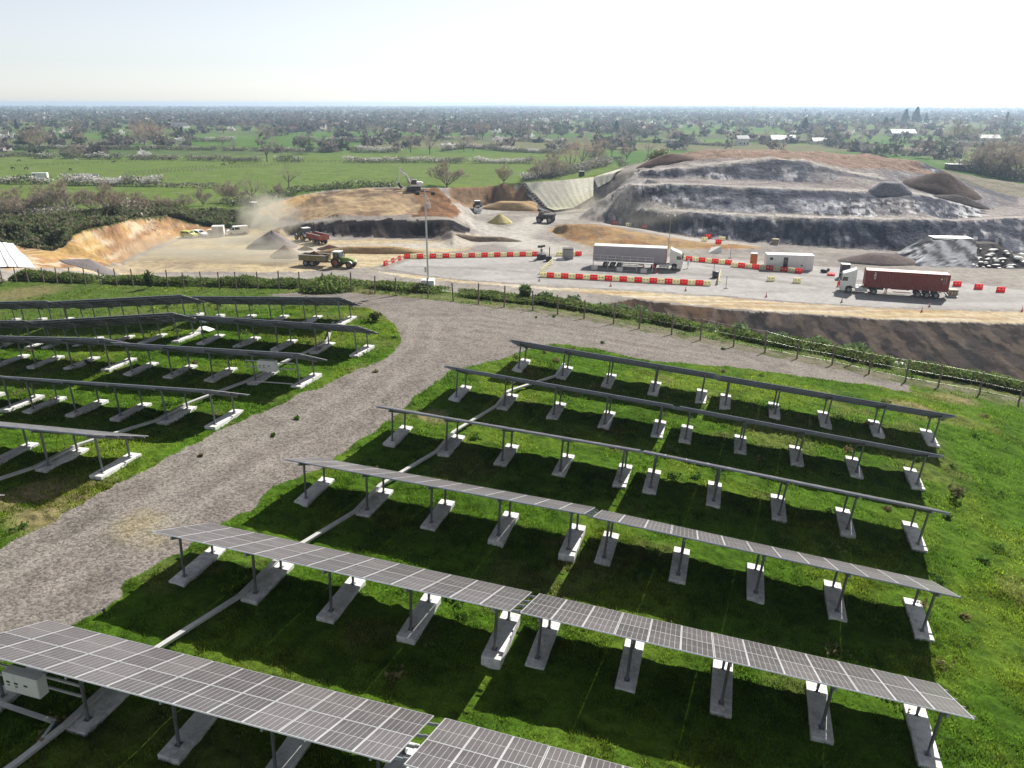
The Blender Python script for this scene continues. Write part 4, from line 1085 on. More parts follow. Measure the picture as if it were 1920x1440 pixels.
def dump_trailer(label, org, ux, uy, th_, body, load, gate):
    o = org - ux * 4.6; o.z = gz(o.x, o.y); root = empty('dump_trailer', o, th_)
    b = MB()                                                            # open tub: walls round a floor
    b.box(-2.9, 2.6, -1.15, 1.15, 1.05, 1.2)
    for s in (-1, 1): b.box(-2.9, 2.6, 1.15 * s - .06, 1.15 * s + .06, 1.2, 2.1)
    b.box(2.54, 2.66, -1.09, 1.09, 1.2, 2.1); b.box(-2.96, -2.84, -1.09, 1.09, 1.2, 2.1)
    for s in (-1, 1):
        for x in (-2.6, -1.3, 0, 1.3, 2.4): b.box(x - .05, x + .05, 1.21 * s - .03, 1.21 * s + .03, 1.1, 2.1)
    b.build('tub', body, root)
    b = MB()
    for s in (-1, 1): b.box(-2.95, 2.65, 1.15 * s - .08, 1.15 * s + .08, 2.101, 2.18)
    b.build('rim_rail', M_SILVER, root)
    b = MB(); b.box(-2.4, 2.4, -.4, .4, .7, 1.04); b.cyl((2.3, -.35, .85), (4.1, 0, .7), .08); b.cyl((2.3, .35, .85), (4.1, 0, .7), .08); b.build('drawbar', M_CHASSIS, root)
    for s in (-1, 1):
        for x in (-1.6, -.25): wheel(root, x, .95 * s, .58, .45)
    if gate:
        b = MB(); b.add([(2.62, -1.1, 2.15), (2.62, 1.1, 2.15), (3.6, 1.1, 2.65), (3.6, -1.1, 2.65)], [(0, 1, 2, 3)]); b.build('raised_gate', M_SILVER, root)
    tag(root, label, 'trailer')
    if load:
        h = heap_mesh('soil_load', 2.5, 1.05, .95, 91, M_SOIL); h.location = o + Vector((0, 0, 1.75)) - ux * .2; h.rotation_euler = (0, 0, th_)
        tag(h, 'dark clods of soil heaped in the olive trailer', 'soil heap')
def heap_mesh(name, rx, ry, hgt, seed, m, n=34, flat=.0, rough=.12):
    b = MB(); V = []; F = []; R_ = 12
    for j in range(R_ + 1):
        t = j / R_
        for k in range(n):
            a = 2 * math.pi * k / n; wob = 1 + .28 * (float(vn(math.cos(a) * 1.6 + 5, math.sin(a) * 1.6 + 5, seed)) - .5)
            x, y = math.cos(a) * t * rx * wob, math.sin(a) * t * ry * wob
            z = hgt * max(0, min(1, (1 - t) / (1 - flat))) ** .92 + rough * hgt * (float(fbm(x * 1.3 / max(.5, min(rx, ry) * .25), y * 1.3 / max(.5, min(rx, ry) * .25), seed, 3)) - .5) * min(1, 4 * (1 - t)) - .25 * (t > .99)
            V.append((x, y, z))
    for j in range(R_):
        for k in range(n): F.append((j * n + k, j * n + (k + 1) % n, (j + 1) * n + (k + 1) % n, (j + 1) * n + k))
    b.add(V, F); return b.build(name, m, None, True)
r_ = tractor('dark green tractor with yellow wheel rims and a white roof', (551, 447), (573, 452), 1, M_DGREEN, M_YEL, -28.9)
dump_trailer('faded red dump trailer behind the dark green tractor', *r_, M_REDT, False, False)
r_ = tractor('light green tractor with red rims, driving right behind the hedge', (655.5, 503.5), (630, 502), -1, M_LGREEN, M_REDT)
dump_trailer('olive dump trailer loaded with dark soil, behind the hedge', *r_, M_OLIVE, True, True)
tractor('tractor with a white front bucket facing the camera on the haul pad', (902.5, 399.5), (901.2, 396), 1, M_CHASSIS, M_RIM, -29, True)
tractor('white roofed tractor half hidden in dust at the mound edge', (470, 406), (484, 403), 1, M_CHASSIS, M_RIM, -29.3)
# low dumper on the haul road
A = Vector(at(1013, 417, -29)); Bp = Vector(at(1034, 418, -29)); th_ = face2(A, Bp)
dm = empty('dumper', (A + Bp) / 2, th_); dm.location.z = gz(dm.location.x, dm.location.y)
b = MB(); b.prism([(-2.1, 1.2), (-2.4, 2.3), (.5, 2.15), (.2, 1.0), (-1.6, .9)], -1.25, 1.25); b.build('skip', M_CHASSIS, dm)
b = MB(); b.prism([(.6, .7), (2.4, .7), (2.4, 1.5), (1.9, 1.75), (1.6, 2.7), (.65, 2.75)], -.9, .9); b.build('cab', M_DARK, dm)
b = MB(); b.box(.9, 1.6, -.91, .91, 1.9, 2.55); b.build('cab_window', M_GLASS, dm)
for s in (-1, 1):
    wheel(dm, -1.3, 1.15 * s, .85, .55); wheel(dm, 1.6, 1.0 * s, .65, .45)
tag(dm, 'dark dusty dumper driving left on the pale haul road', 'dumper truck')

# excavator on top of the mound
ep = hit(776, 356.5); ex = empty('excavator', ep, D(188))
b = MB()
for s in (-1, 1): b.bbox(-1.9, 1.9, 1.1 * s - .3, 1.1 * s + .3, 0, .85, .2)
b.build('track', M_CHASSIS, ex)
b = MB(); b.cyl((0, 0, .8), (0, 0, 1.1), .75, n=14); b.build('turntable', M_DARK, ex)
b = MB(); b.prism([(-2.5, 1.15), (-2.6, 1.9), (-2.2, 2.25), (.3, 2.25), (.3, 1.1), (-2.2, 1.1)], -1.3, .25); b.prism([(-2.5, 1.15), (-2.6, 1.9), (-2.2, 2.25), (-1.0, 2.25), (-1.0, 1.1), (-2.2, 1.1)], .255, 1.3); b.build('upper_body', M_WHITE, ex)
b = MB(); b.prism([(-.9, 1.12), (-.9, 2.9), (.5, 2.95), (.95, 2.2), (.9, 1.12)], .3, 1.28); b.build('cab', M_WHITE, ex)
b = MB(); b.add([(-.75, 1.286, 1.6), (.8, 1.286, 1.6), (.75, 1.286, 2.25), (.45, 1.286, 2.8), (-.75, 1.286, 2.75)], [(0, 1, 2, 3, 4)]); b.box(-.8, .45, .35, 1.2, 2.955, 2.97); b.build('cab_window', M_GLASS, ex)
b = MB(); b.prism([(.3, 1.5), (.6, 1.4), (1.9, 3.6), (3.6, 5.2), (3.45, 5.5), (1.5, 4.0)], -.75, -.35); b.build('boom', M_WHITE, ex)
b = MB(); b.prism([(3.2, 6.1), (3.7, 6.0), (3.75, 5.2), (4.1, 2.0), (3.9, 1.95), (3.3, 5.0)], -.7, -.4); b.build('stick', M_WHITE, ex)
b = MB(); b.cyl((1.2, -.55, 2.0), (2.4, -.55, 4.3), .09); b.cyl((2.4, -.55, 4.8), (3.35, -.55, 5.85), .08); b.build('hydraulic_ram', M_DARK, ex)
b = MB(); b.prism([(3.85, 2.05), (4.2, 2.1), (4.25, 1.3), (3.7, .55), (3.1, .6), (3.0, 1.0), (3.5, 1.3)], -1.1, .05); b.build('bucket', M_DARK, ex)
tag(ex, 'white excavator with raised boom on top of the earth mound', 'excavator')

# vans and cars parked on the pit floor
def car(label, name, cat, px, py, th_, prof, glass, wb, width, body, z=-30, r=.33):
    p = Vector(at(px, py, z)); p.z = gz(p.x, p.y); root = empty(name, p, th_)
    b = MB(); b.prism(prof, -width / 2, width / 2); o = b.build('body', body, root)
    bm = bmesh.new(); bm.from_mesh(o.data); bmesh.ops.bevel(bm, geom=[e for e in bm.edges if e.calc_length() > .05], offset=.06, segments=2, affect='EDGES'); bm.to_mesh(o.data); bm.free()
    for s in (-1, 1):
        for g in glass:
            b = MB(); y = s * (width / 2 + .006); b.add([(x, y, zz) for x, zz in g], [tuple(range(len(g)))]); b.build('side_window', M_GLASS, root)
        for x in wb: wheel(root, x, s * (width / 2 - .1), r, .22)
        b = MB(); fx = max(q[0] for q in prof); b.bbox(fx - .1, fx + .012, s * width * .36 - .17, s * width * .36 + .17, .62, .8, .02); b.build('headlight', M_SILVER, root)
    return tag(root, label, cat), root
def screen(root, x0, z0, x1, z1, w_):
    b = MB(); dx, dz = (z1 - z0), (x0 - x1); l = math.hypot(dx, dz); ox, oz = dx / l * .012, dz / l * .012
    b.add([(x0 + ox, -w_, z0 + oz), (x0 + ox, w_, z0 + oz), (x1 + ox, w_ * .9, z1 + oz), (x1 + ox, -w_ * .9, z1 + oz)], [(0, 1, 2, 3)]); b.build('windscreen', M_GLASS, root)
_, v = car('white van with dark windows, parked right of the small white cabin', 'white_van', 'van', 446, 440.5, D(205), [(2.4, .35), (2.45, .95), (1.75, 1.2), (1.0, 1.95), (-2.4, 1.98), (-2.5, .35)], [[(1.5, 1.22), (.75, 1.22), (.75, 1.8), (1.02, 1.8)], [(.6, 1.22), (-.5, 1.22), (-.5, 1.8), (.6, 1.8)]], (1.55, -1.5), 1.95, M_WHITE)
screen(v, 1.72, 1.24, 1.05, 1.9, .8)
_, v = car('white car parked beside the dusty lime one', 'white_car', 'car', 374, 443.5, D(-22), [(2.1, .3), (2.1, .75), (1.1, .98), (.35, 1.5), (-1.5, 1.52), (-2.1, 1.0), (-2.15, .3)], [[(.85, 1.0), (.3, 1.42), (-.3, 1.42), (-.3, 1.0)], [(-.4, 1.0), (-.4, 1.42), (-1.3, 1.42), (-1.6, 1.0)]], (1.3, -1.35), 1.75, M_WHITE)
screen(v, 1.05, 1.0, .4, 1.46, .7)
_, v = car('dusty lime green car, leftmost of the parked vehicles', 'lime_car', 'car', 356, 445.5, D(-20), [(2.0, .3), (2.0, .8), (1.1, 1.0), (.45, 1.5), (-1.9, 1.52), (-2.05, .9), (-2.05, .3)], [[(.9, 1.02), (.4, 1.42), (-.25, 1.42), (-.25, 1.02)], [(-.35, 1.02), (-.35, 1.42), (-1.6, 1.42), (-1.7, 1.02)]], (1.25, -1.3), 1.7, M_LIME)
screen(v, 1.05, 1.02, .5, 1.46, .7)
def cabin(name, label, cat, px, py, th_, lx, ly, h, wall, z=PADZ, door=None, roof=None, ribs=.25):
    p = Vector(at(px, py, z)); p.z = gz(p.x, p.y) if z != PADZ else PADZ
    root = empty(name, p, th_)
    b = MB(); b.box(-lx / 2 + .03, lx / 2 - .03, -ly / 2 + .03, ly / 2 - .03, .08, h - .1)
    x = -lx / 2 + .15
    while ribs and x < lx / 2 - .15:
        for s in (-1, 1): b.box(x, x + ribs * .45, s * (ly / 2 - .02) - .012, s * (ly / 2 - .02) + .012, .15, h - .15)
        x += ribs
    b.build('wall', wall, root)
    b = MB()
    for x in (-lx / 2, lx / 2 - .1):
        for y in (-ly / 2, ly / 2 - .1): b.box(x, x + .1, y, y + .1, 0, h - .1)
    b.box(-lx / 2, lx / 2, -ly / 2, ly / 2, 0, .079); b.build('frame', wall, root)
    b = MB(); b.bbox(-lx / 2 - .03, lx / 2 + .03, -ly / 2 - .03, ly / 2 + .03, h - .1, h, .02); b.build('roof', roof or M_WHITE, root)
    for (x0, x1, z0, z1, nm, m) in (door or []):
        b = MB(); b.box(x0, x1, -ly / 2 - .022, -ly / 2 - .009, z0, z1); b.build(nm, m, root)
    return tag(root, label, cat)
cabin('site_office', 'long white site office cabin with an open dark door behind barriers', 'cabin', 1477, 503.5, D(-9), 8.4, 2.5, 2.75, M_WHITE, PADZ, [(-1.15, -.35, .12, 2.3, 'door', M_GLASS), (-3.6, -3.05, 1.75, 2.2, 'window', M_GLASS), (2.0, 2.35, .8, 1.0, 'vent', M_DARK)], None, .3)
cabin('portable_toilet', 'orange portable toilet left of the white site office', 'portable toilet', 1412, 497.5, D(-14), 1.2, 1.2, 2.35, M_ORANGE, PADZ, [(-.45, .45, .15, 2.05, 'door', M_ORANGE)], M_SILVER, 0)
cabin('portable_toilet', 'dark grey portable toilet behind the container lorry', 'portable toilet', 1582, 520.5, D(-12), 1.45, 1.3, 2.5, M_BLUEG, PADZ, [(-.55, .55, .15, 2.1, 'door', M_BLUEG)], M_SILVER, 0)
cabin('storage_cabin', 'small white storage cabin with an open door beside the white van', 'cabin', 411, 443.5, D(12), 2.6, 2.2, 2.55, M_WHITE, -30, [(.2, 1.1, .12, 2.2, 'door', M_SILVER)], None, .22)
cabin('storage_box', 'small pale box between the white car and the white cabin', 'box', 395, 441.5, D(5), 1.2, 1.0, 1.3, M_CREAM, -30, None, M_CREAM, 0)
cabin('equipment_cabinet', 'grey steel cabinet before the far barrier row', 'cabinet', 1064.5, 484.5, D(0), 2.05, 1.6, 2.05, M_RIM, PADZ, [(-.95, -.02, .2, 1.85, 'door', M_RIM), (.02, .95, .2, 1.85, 'door', M_RIM)], M_DARK, 0)
cabin('equipment_cabinet', 'slate blue cabinet with an aerial on the rim of the liner slope', 'cabinet', 1090, 336, D(8), 1.6, 1.4, 2.2, M_BLUEG, -22.6, [(-.6, .6, .15, 2.0, 'door', M_BLUEG)], M_SILVER, 0)
p = Vector(at(1089, 334.5, -22.4)); b = MB(); b.cyl((0, 0, 0), (0, 0, 7.0), .07, .04); b.box(-.5, .5, -.04, .04, 6.3, 6.4); o = b.build('aerial_mast', M_STEEL); o.location = (p.x, p.y + 1.2, gz(p.x, p.y + 1.2)); tag(o, 'thin aerial mast behind the slate blue cabinet', 'mast')

# mobile camera tower, post with dark base, slabs
p = Vector(at(1015, 486, PADZ)); r0 = empty('camera_tower', p, D(20))
b = MB(); b.bbox(-.75, .75, -.6, .6, .1, .95, .05); b.box(-.95, .95, -.75, .75, 0, .1); b.build('base', M_CHASSIS, r0)
b = MB(); b.add([(-.8, -.7, 1.0), (.8, -.7, 1.0), (.8, .6, 1.25), (-.8, .6, 1.25)], [(0, 1, 2, 3)]); b.box(-.8, .8, -.7, .6, .955, .985); b.build('solar_lid', M_BLUEG, r0)
b = MB(); b.cyl((0, 0, 1.0), (0, 0, 2.3), .09); b.box(-.2, .2, -.15, .15, 1.5, 2.0); b.build('mast', M_RIM, r0)
b = MB(); b.bbox(-.75, .25, -.2, .2, 2.3, 2.75, .05); b.bbox(.27, .75, -.15, .15, 2.4, 2.8, .05); b.build('camera_head', M_BLUEG, r0)
tag(r0, 'dark mobile camera tower at the far barrier row', 'camera tower')
p = Vector(at(1029, 489.5, PADZ)); b = MB(); b.bbox(-.55, .55, -.45, .45, 0, .95, .04); b.cyl((.1, 0, .95), (.1, 0, 2.7), .09); o = b.build('barrier_gate_post', M_CHASSIS); o.location = p; tag(o, 'dark block with an upright post beside the camera tower', 'gate post')
p = Vector(at(1052, 487.5, PADZ)); b = MB(); b.bbox(-.6, .6, -.5, .5, 0, .3, .03); b.bbox(-1.3, -.2, -.2, .9, 0, .18, .03); o = b.build('concrete_slab', M_CONC); o.location = p; tag(o, 'low pale slabs lying beside the grey steel cabinet', 'slab')

# plastic traffic barriers
def translucent(m, col, f):
    N, L = m.node_tree.nodes, m.node_tree.links; t = N.new("ShaderNodeBsdfTranslucent"); t.inputs[0].default_value = (*col, 1); mx = N.new("ShaderNodeMixShader"); mx.inputs[0].default_value = f
    L.new(N["Principled BSDF"].outputs[0], mx.inputs[1]); L.new(t.outputs[0], mx.inputs[2]); L.new(mx.outputs[0], N["Material Output"].inputs['Surface'])
M_BRED = paint("barrier_red", (.72, .03, .035), .45, .12, 2, 0, DUST, .25); translucent(M_BRED, (.9, .05, .05), .5)
M_BCREAM = paint("barrier_cream", (.80, .76, .56), .5, .08, 2, 0, DUST, .3); translucent(M_BCREAM, (.9, .86, .62), .5)
M_SLOT = paint("slot_white", (.8, .78, .76), .5, .05, 2); translucent(M_SLOT, (.9, .9, .9), .5)
def barrier_proto(m, name):
    b = MB(); P = [(-.22, 0), (.22, 0), (.22, .12), (.13, .3), (.11, .86), (-.11, .86), (-.13, .3), (-.22, .12)]
    V = []; n = len(P)
    for x in (-.62, .62): V += [(x, y, z) for y, z in P]
    b.add(V, [tuple(range(n))[::-1], tuple(range(n, 2 * n))] + [(k, (k + 1) % n, n + (k + 1) % n, n + k) for k in range(n)], 0)
    for x in (-.27, .27):
        for s in (-1, 1): b.bbox(x - .13, x + .13, s * .145 - .02, s * .145 + .02, .42, .6, .02, 1)
    b.box(-.66, -.621, -.05, .05, .1, .8); b.box(.621, .66, -.05, .05, .1, .8)
    return b.build(name, [m, M_SLOT if m is M_BRED else M_RIM])
BP = {'red': barrier_proto(M_BRED, 'red_barrier'), 'cream': barrier_proto(M_BCREAM, 'cream_barrier')}
BUSED = set()
def put_barrier(col, p, th_, label, group):
    o = BP[col] if col not in BUSED else BP[col].copy()
    if col in BUSED: COL.objects.link(o)
    BUSED.add(col); o.location = (p.x, p.y, gz(p.x, p.y) if p.z < -28 and p.z > -30 and abs(p.z - PADZ) > .01 else p.z); o.rotation_euler = (0, 0, th_)
    tag(o, label, 'traffic barrier', group)
def barrier_row(pts_, start, rowname, end='left', step=1.285):
    W_ = [Vector(at(px, py, PADZ)) for px, py in pts_]; out = []; carry = step / 2
    for a, c in zip(W_[:-1], W_[1:]):
        l = (c - a).length; s = carry
        while s < l: out.append((a + (c - a) * (s / l), math.atan2((c - a).y, (c - a).x))); s += step
        carry = s - l
    col = start; cnt = {'red': 0, 'cream': 0}
    for p, a in out:
        put_barrier(col, p, a, '%s barrier, %s %s from the %s in %s' % (col, ordw(cnt[col]), col, end, rowname), 'barriers in ' + rowname)
        cnt[col] += 1; col = 'cream' if col == 'red' else 'red'
barrier_row([(720, 498.5), (757, 485)], 'red', 'the slanting left row')
barrier_row([(757, 484.5), (800, 484), (900, 482), (1005, 479.8)], 'red', 'the far yard row')
barrier_row([(1043, 479.5), (1092, 479.3)], 'cream', 'the short row by the steel cabinet')
barrier_row([(1012, 519), (1100, 523.5), (1200, 529), (1340, 536)], 'cream', 'the near yard row')
barrier_row([(1274, 487), (1300, 489.5), (1368, 496)], 'cream', 'the row right of the grey lorry')
barrier_row([(1371, 499.5), (1432, 505.5), (1508, 513)], 'cream', 'the row before the site office')
for px, py, c, lb in [(1577, 537, 'red', 'lone red plastic barrier just before the container lorry cab'), (1794, 536.5, 'red', 'red plastic barrier behind the container rear, leftmost of three'), (1834, 542, 'red', 'red plastic barrier at the right yard edge, middle of three'), (1875.5, 547.5, 'red', 'red plastic barrier at the right yard edge, rightmost of three'),
                      (1445, 527, 'cream', 'lone cream plastic barrier in the open yard, left of two'), (1494, 530, 'cream', 'lone cream plastic barrier in the open yard, right of two')]:
    put_barrier(c, Vector(at(px, py, PADZ)), D(-8), lb, None)
for px, py, c, lb in [(1153, 421.5, 'red', 'faded red barrier at the far left of the dusty ramp'), (1178.5, 424.5, 'cream', 'cream barrier between two red ones on the dusty ramp'), (1209, 429, 'red', 'faded red barrier on the dusty ramp, right of the cream one'), (1327, 446.5, 'red', 'red barrier at the foot of the ramp, upper one'),
                      (1321, 452, 'cream', 'dirty cream barrier at the foot of the ramp, left'), (1347, 456.5, 'red', 'red barrier at the foot of the ramp, lowest one'), (1354, 451, 'cream', 'cream barrier at the foot of the ramp, right')]:
    p = hit(px, py); put_barrier(c, p, D(-14), lb, None)
p = Vector(at(1558, 515.5, PADZ)); o = BP['red'].copy(); COL.objects.link(o); o.location = p + Vector((0, 0, .2)); o.rotation_euler = (D(90), 0, D(-20)); tag(o, 'red plastic barrier lying on its side left of the dark toilet', 'traffic barrier')
p = Vector(at(1545, 511, PADZ)); b = MB(); b.ball((0, 0, .32), .75, .5, .36, 10); b.ball((.75, .1, .45), .28, .3, .36, 8); o = b.build('rubble_bag', M_CHASSIS, None, True); o.location = p; tag(o, 'dark rubble bag lying beside the fallen red barrier', 'bag')
# open work plastic fence between the barrier rows
def gate_rail(P0, P1, n, label):
    a = Vector(at(*P0, PADZ)); c = Vector(at(*P1, PADZ)); root = empty('plastic_fence', a, math.atan2((c - a).y, (c - a).x)); l = (c - a).length; w_ = l / n
    for i in range(n):
        b = MB(); x = i * w_ + .05
        for z in (.15, .55, .95): b.box(x, x + w_ - .1, -.05, .05, z, z + .1)
        for xx in (x, x + w_ * .5 - .1, x + w_ - .2): b.box(xx, xx + .1, -.052, .052, .02, 1.051)
        b.box(x + w_ * .2, x + w_ * .3, -.3, .3, 0, .1); b.build('panel', M_BCREAM, root)
    tag(root, label, 'barrier fence')
gate_rail((1037, 494), (1014, 514), 3, 'cream openwork plastic fence linking the far and near barrier rows')
gate_rail((1351, 515), (1346, 534), 2, 'white openwork plastic fence closing the right end of the near row')
# traffic cones
cp = None
for px, py, lb in [(1011, 527, 'near the left end of the near barrier row'), (1145, 537, 'by the kerb below the grey lorry'), (1285.5, 545.5, 'by the kerb under the near barrier row'), (1436.5, 557, 'by the kerb in the open stretch'), (1578, 567, 'before the container lorry cab'), (1742.5, 575, 'in the shadow of the container lorry'), (1728, 585, 'on the dirt track'), (1916, 584, 'at the right edge of the yard')]:
    if cp is None:
        cp = empty('traffic_cone'); b = MB(); b.cyl((0, 0, .04), (0, 0, .75), .13, .03, 12); b.build('cone', M_RED, cp); b = MB(); b.box(-.2, .2, -.2, .2, 0, .04); b.build('base', M_BLACK, cp); b = MB(); b.cyl((0, 0, .36), (0, 0, .5), .092, .072, 12); b.build('band', M_WHITEP, cp); o = cp
    else: o = copy_tree(cp)
    p = Vector(at(px, py, PADZ)); p.z = gz(p.x, p.y); o.location = p; tag(o, 'slim red traffic cone ' + lb, 'traffic cone', 'traffic cones along the yard')
# loading platform with railing beside the grey lorry
A = Vector(at(1111, 504, PADZ)); Bp = Vector(at(1224, 511, PADZ)); th_ = math.atan2((Bp - A).y, (Bp - A).x); Lp = (Bp - A).length
pf = empty('loading_platform', A, th_)
b = MB(); b.box(0, Lp, -.35, .45, 1.55, 1.63); b.build('deck', M_SILVER, pf)
b = MB()
for k in range(9):
    x = .05 + (Lp - .1) * k / 8; b.cyl((x, -.33, 1.63), (x, -.33, 2.75), .03, n=6)
for z in (2.2, 2.72): b.cyl((.05, -.33, z), (Lp - .05, -.33, z), .03, n=6)
b.build('railing', M_WHITEP, pf)
b = MB()
for x in (.1, 2.8, 5.4, 8.2, Lp - .1):
    for y in (-.3, .4): b.cyl((x, y, 0), (x, y, 1.55), .04, n=6)
for z in (.12,): b.cyl((.1, -.3, z), (Lp - .1, -.3, z), .04, n=6)
b.build('leg', M_SILVER, pf)
for x in (.5, 5.2, 9.6):
    b = MB(); b.bbox(x - .55, x + .55, -1.0, -.36, 0, .75, .04); b.build('concrete_foot', M_CONC, pf)
b = MB()
for y in (-.3, .35): b.cyl((Lp + .7, y, 0), (Lp, y, 1.6), .045, n=6)
for k in range(6): b.cyl((Lp + .7 - .117 * k, -.3, .25 * k + .1), (Lp + .7 - .117 * k, .35, .25 * k + .1), .03, n=6)
b.build('ladder', M_RED, pf)
tag(pf, 'white railed loading platform with concrete feet along the grey lorry trailer', 'platform')
# tanks, bins, signs
def cage_tank(px, py, label, m=M_CREAM, z=PADZ):
    p = Vector(at(px, py, z)); p.z = gz(p.x, p.y); root = empty('water_tank', p, D(-10))
    b = MB(); b.bbox(-.7, .7, -.55, .55, .15, 1.2, .12); b.build('tank', m, root)
    b = MB()
    for x in (-.72, -.24, .24, .72): b.box(x - .02, x + .02, -.6, -.565, .12, 1.22); b.box(x - .02, x + .02, .565, .6, .12, 1.22)
    for z in (.3, .7, 1.1): b.box(-.72, .72, -.6, -.57, z, z + .03)
    b.box(-.75, .75, -.6, .6, 0, .12); b.build('cage', M_GALV, root); tag(root, label, 'tank')
cage_tank(1453, 458, 'brown caged tank at the foot of the slate waste face', M_OLIVE)
cage_tank(1784, 555.5, 'muddy caged tank behind the red container', M_OLIVE)
p = Vector(at(1341, 520.5, PADZ)); b = MB(); b.cyl((0, 0, 0), (0, 0, 1.05), .52, .58, 16); b.cyl((0, 0, 1.05), (0, 0, 1.12), .62, .6, 16); o = b.build('plastic_bin', M_BLUEG, None, True); o.location = p; tag(o, 'round dark plastic bin inside the right end of the near barrier row', 'bin')
for px, py, lb in [(1338, 514, 'thin sign pole behind the round dark bin'), (1361, 541, 'thin sign pole on a dark base right of the near barrier row'), (1369, 484, 'thin post behind the barrier row right of the grey lorry'), (1433, 497, 'short post at the left end of the site office')]:
    p = Vector(at(px, py, PADZ)); b = MB(); b.cyl((0, 0, .06), (0, 0, 2.1), .04); b.box(-.35, .35, -.25, .25, 0, .06); o = b.build('sign_pole', M_DARK); o.location = p; tag(o, lb, 'pole')
# lamp masts
def mast(px, py, h, label, blk, arm=1.6):
    p = hit(px, py)
    if blk:
        q = fence_pt(px); m_ = math.hypot(q.x, q.y); p = Vector((q.x * (m_ + 4.6) / m_, q.y * (m_ + 4.6) / m_, 0)); p.z = gz(p.x, p.y)
    root = empty('lamp_mast', p)
    if blk: b = MB(); b.bbox(-.65, .65, -.65, .65, -.3, 1.15, .04); b.build('concrete_base', M_CONC, root)
    b = MB(); b.cyl((0, 0, 1.0 if blk else 0), (0, 0, h), .10 if blk else .06, .07 if blk else .05, 10); b.build('pole', M_GALV if blk else M_RIM, root)
    b = MB(); b.cyl((-arm / 2, 0, h), (arm / 2, 0, h - .15), .05); b.build('crossarm', M_DARK, root)
    for x in (-.45, .5):
        b = MB(); b.bbox(x * arm - .2, x * arm + .2, -.32, .1, h - .42, h - .1, .04); b.build('floodlight', M_DARK if blk else M_SILVER, root)
    b = MB(); b.bbox(-.32, -.13, -.14, .14, 1.9, 2.5, .02); b.build('control_box', M_GALV, root)
    if blk: b = MB(); b.box(.15, .45, -.12, .12, h - 1.7, h - 1.2); b.cyl((.1, 0, h - .4), (.45, 0, h - 1.2), .03); b.build('loudspeaker', M_SILVER, root)
    tag(root, label, 'lamp mast')
mast(804, 537.5, 10.0, 'tall floodlight mast on a concrete cube behind the fence', True)
mast(1253.5, 467, 7.2, 'slender floodlight mast behind the grey lorry', False)

# gravel piles and earth heaps
def pile(name, px, py, rx, ry, h, m, label, th_=0, seed=1, flat=0, z=None, rough=.12):
    p = hit(px, py); o = heap_mesh(name, rx, ry, h, seed, m, 40, flat, rough); o.location = p; o.rotation_euler = (0, 0, th_)
    for v in o.data.vertices:
        X = p.x + v.co.x * math.cos(th_) - v.co.y * math.sin(th_); Y = p.y + v.co.x * math.sin(th_) + v.co.y * math.cos(th_); v.co.z += gz(X, Y) - p.z
    tag(o, label, 'heap'); return o
pile('gravel_pile', 513, 463, 5.4, 4.4, 3.5, M_GRAVEL, 'large dark gravel pile left of the green tractor', 0, 3)
pile('gravel_pile', 536, 481, 3.6, 3.0, 2.3, paint("brown_gravel", (.22, .165, .12), .95, .25, 5, 0, None, 0, .1, .08), 'smaller brown gravel pile before the large dark one', 0, 5)
pile('gravel_pile', 172, 503, 5.2, 3.0, 1.6, M_GRAVEL, 'low grey gravel pile at the foot of the orange cutting', 0, 7)
pile('soil_heap', 618, 467, 3.2, 1.8, .9, M_SOIL, 'low dark soil heap under the red trailer', 0, 9)
pile('soil_heap', 572, 468, 1.7, 1.2, .8, M_SOIL, 'small clod heap against the big gravel pile', 0, 19)
pile('sand_heap', 938, 418, 3.4, 3.0, 2.4, M_SAND, 'pale yellow sand heap beside the haul road', 0, 11)
M_BERM = paint("berm_earth", (.24, .19, .14), .95, .35, 2.5, 0, (.10, .08, .07), .6, .1, .15)
M_BERMO = paint("berm_orange", (.34, .24, .13), .95, .3, 2.5, 0, (.22, .15, .09), .6, .1, .15)
pile('earth_berm', 915, 452, 7.6, 1.5, 1.0, M_BERM, 'long low earth berm beside the haul road crossing', D(-3), 13, .4)
pile('earth_berm', 700, 473, 11.5, 1.9, 1.2, M_BERMO, 'long ochre earth berm behind the far barrier row', D(0), 15, .45)
pile('earth_berm', 960, 392, 9.5, 4.0, 2.1, M_BERMO, 'brown earth berm on the haul pad before the liner', D(-12), 17, .4)
pile('soil_heap', 1650, 491, 8.0, 4.2, 1.6, paint("dark_spoil", (.115, .09, .085), .95, .3, 2, 0, (.2, .16, .14), .4, .1, .1), 'wide dark spoil heap behind the container lorry', D(-4), 21, .3)
pile('spoil_heap', 1766, 357, 9.5, 7, 4.4, paint("brown_spoil", (.085, .062, .055), .95, .3, 1.2, 0, None, 0, .1, .15), 'big brown spoil heap on top of the waste mound', 0, 23, .1)
pile('ash_heap', 1668, 361, 5.5, 3, 2.4, paint("grey_ash", (.19, .19, .21), .95, .35, 2, 0, None, 0, .1, .1), 'grey ash heap left of the big brown spoil heap', 0, 33, .4)
pile('spoil_heap', 1800, 381, 7.5, 3, 1.7, paint("dark_spoil_low", (.07, .06, .06), .95, .35, 2, 0, None, 0, .1, .1), 'low dark spoil heap on the ramp below the big brown one', 0, 35, .2)
pile('spoil_heap', 1250, 303, 9, 4, 2.0, paint("top_spoil", (.13, .09, .075), .95, .35, 1.5, 0, None, 0, .1, .1), 'brown spoil ridge at the upper left of the waste mound', 0, 37, .2)
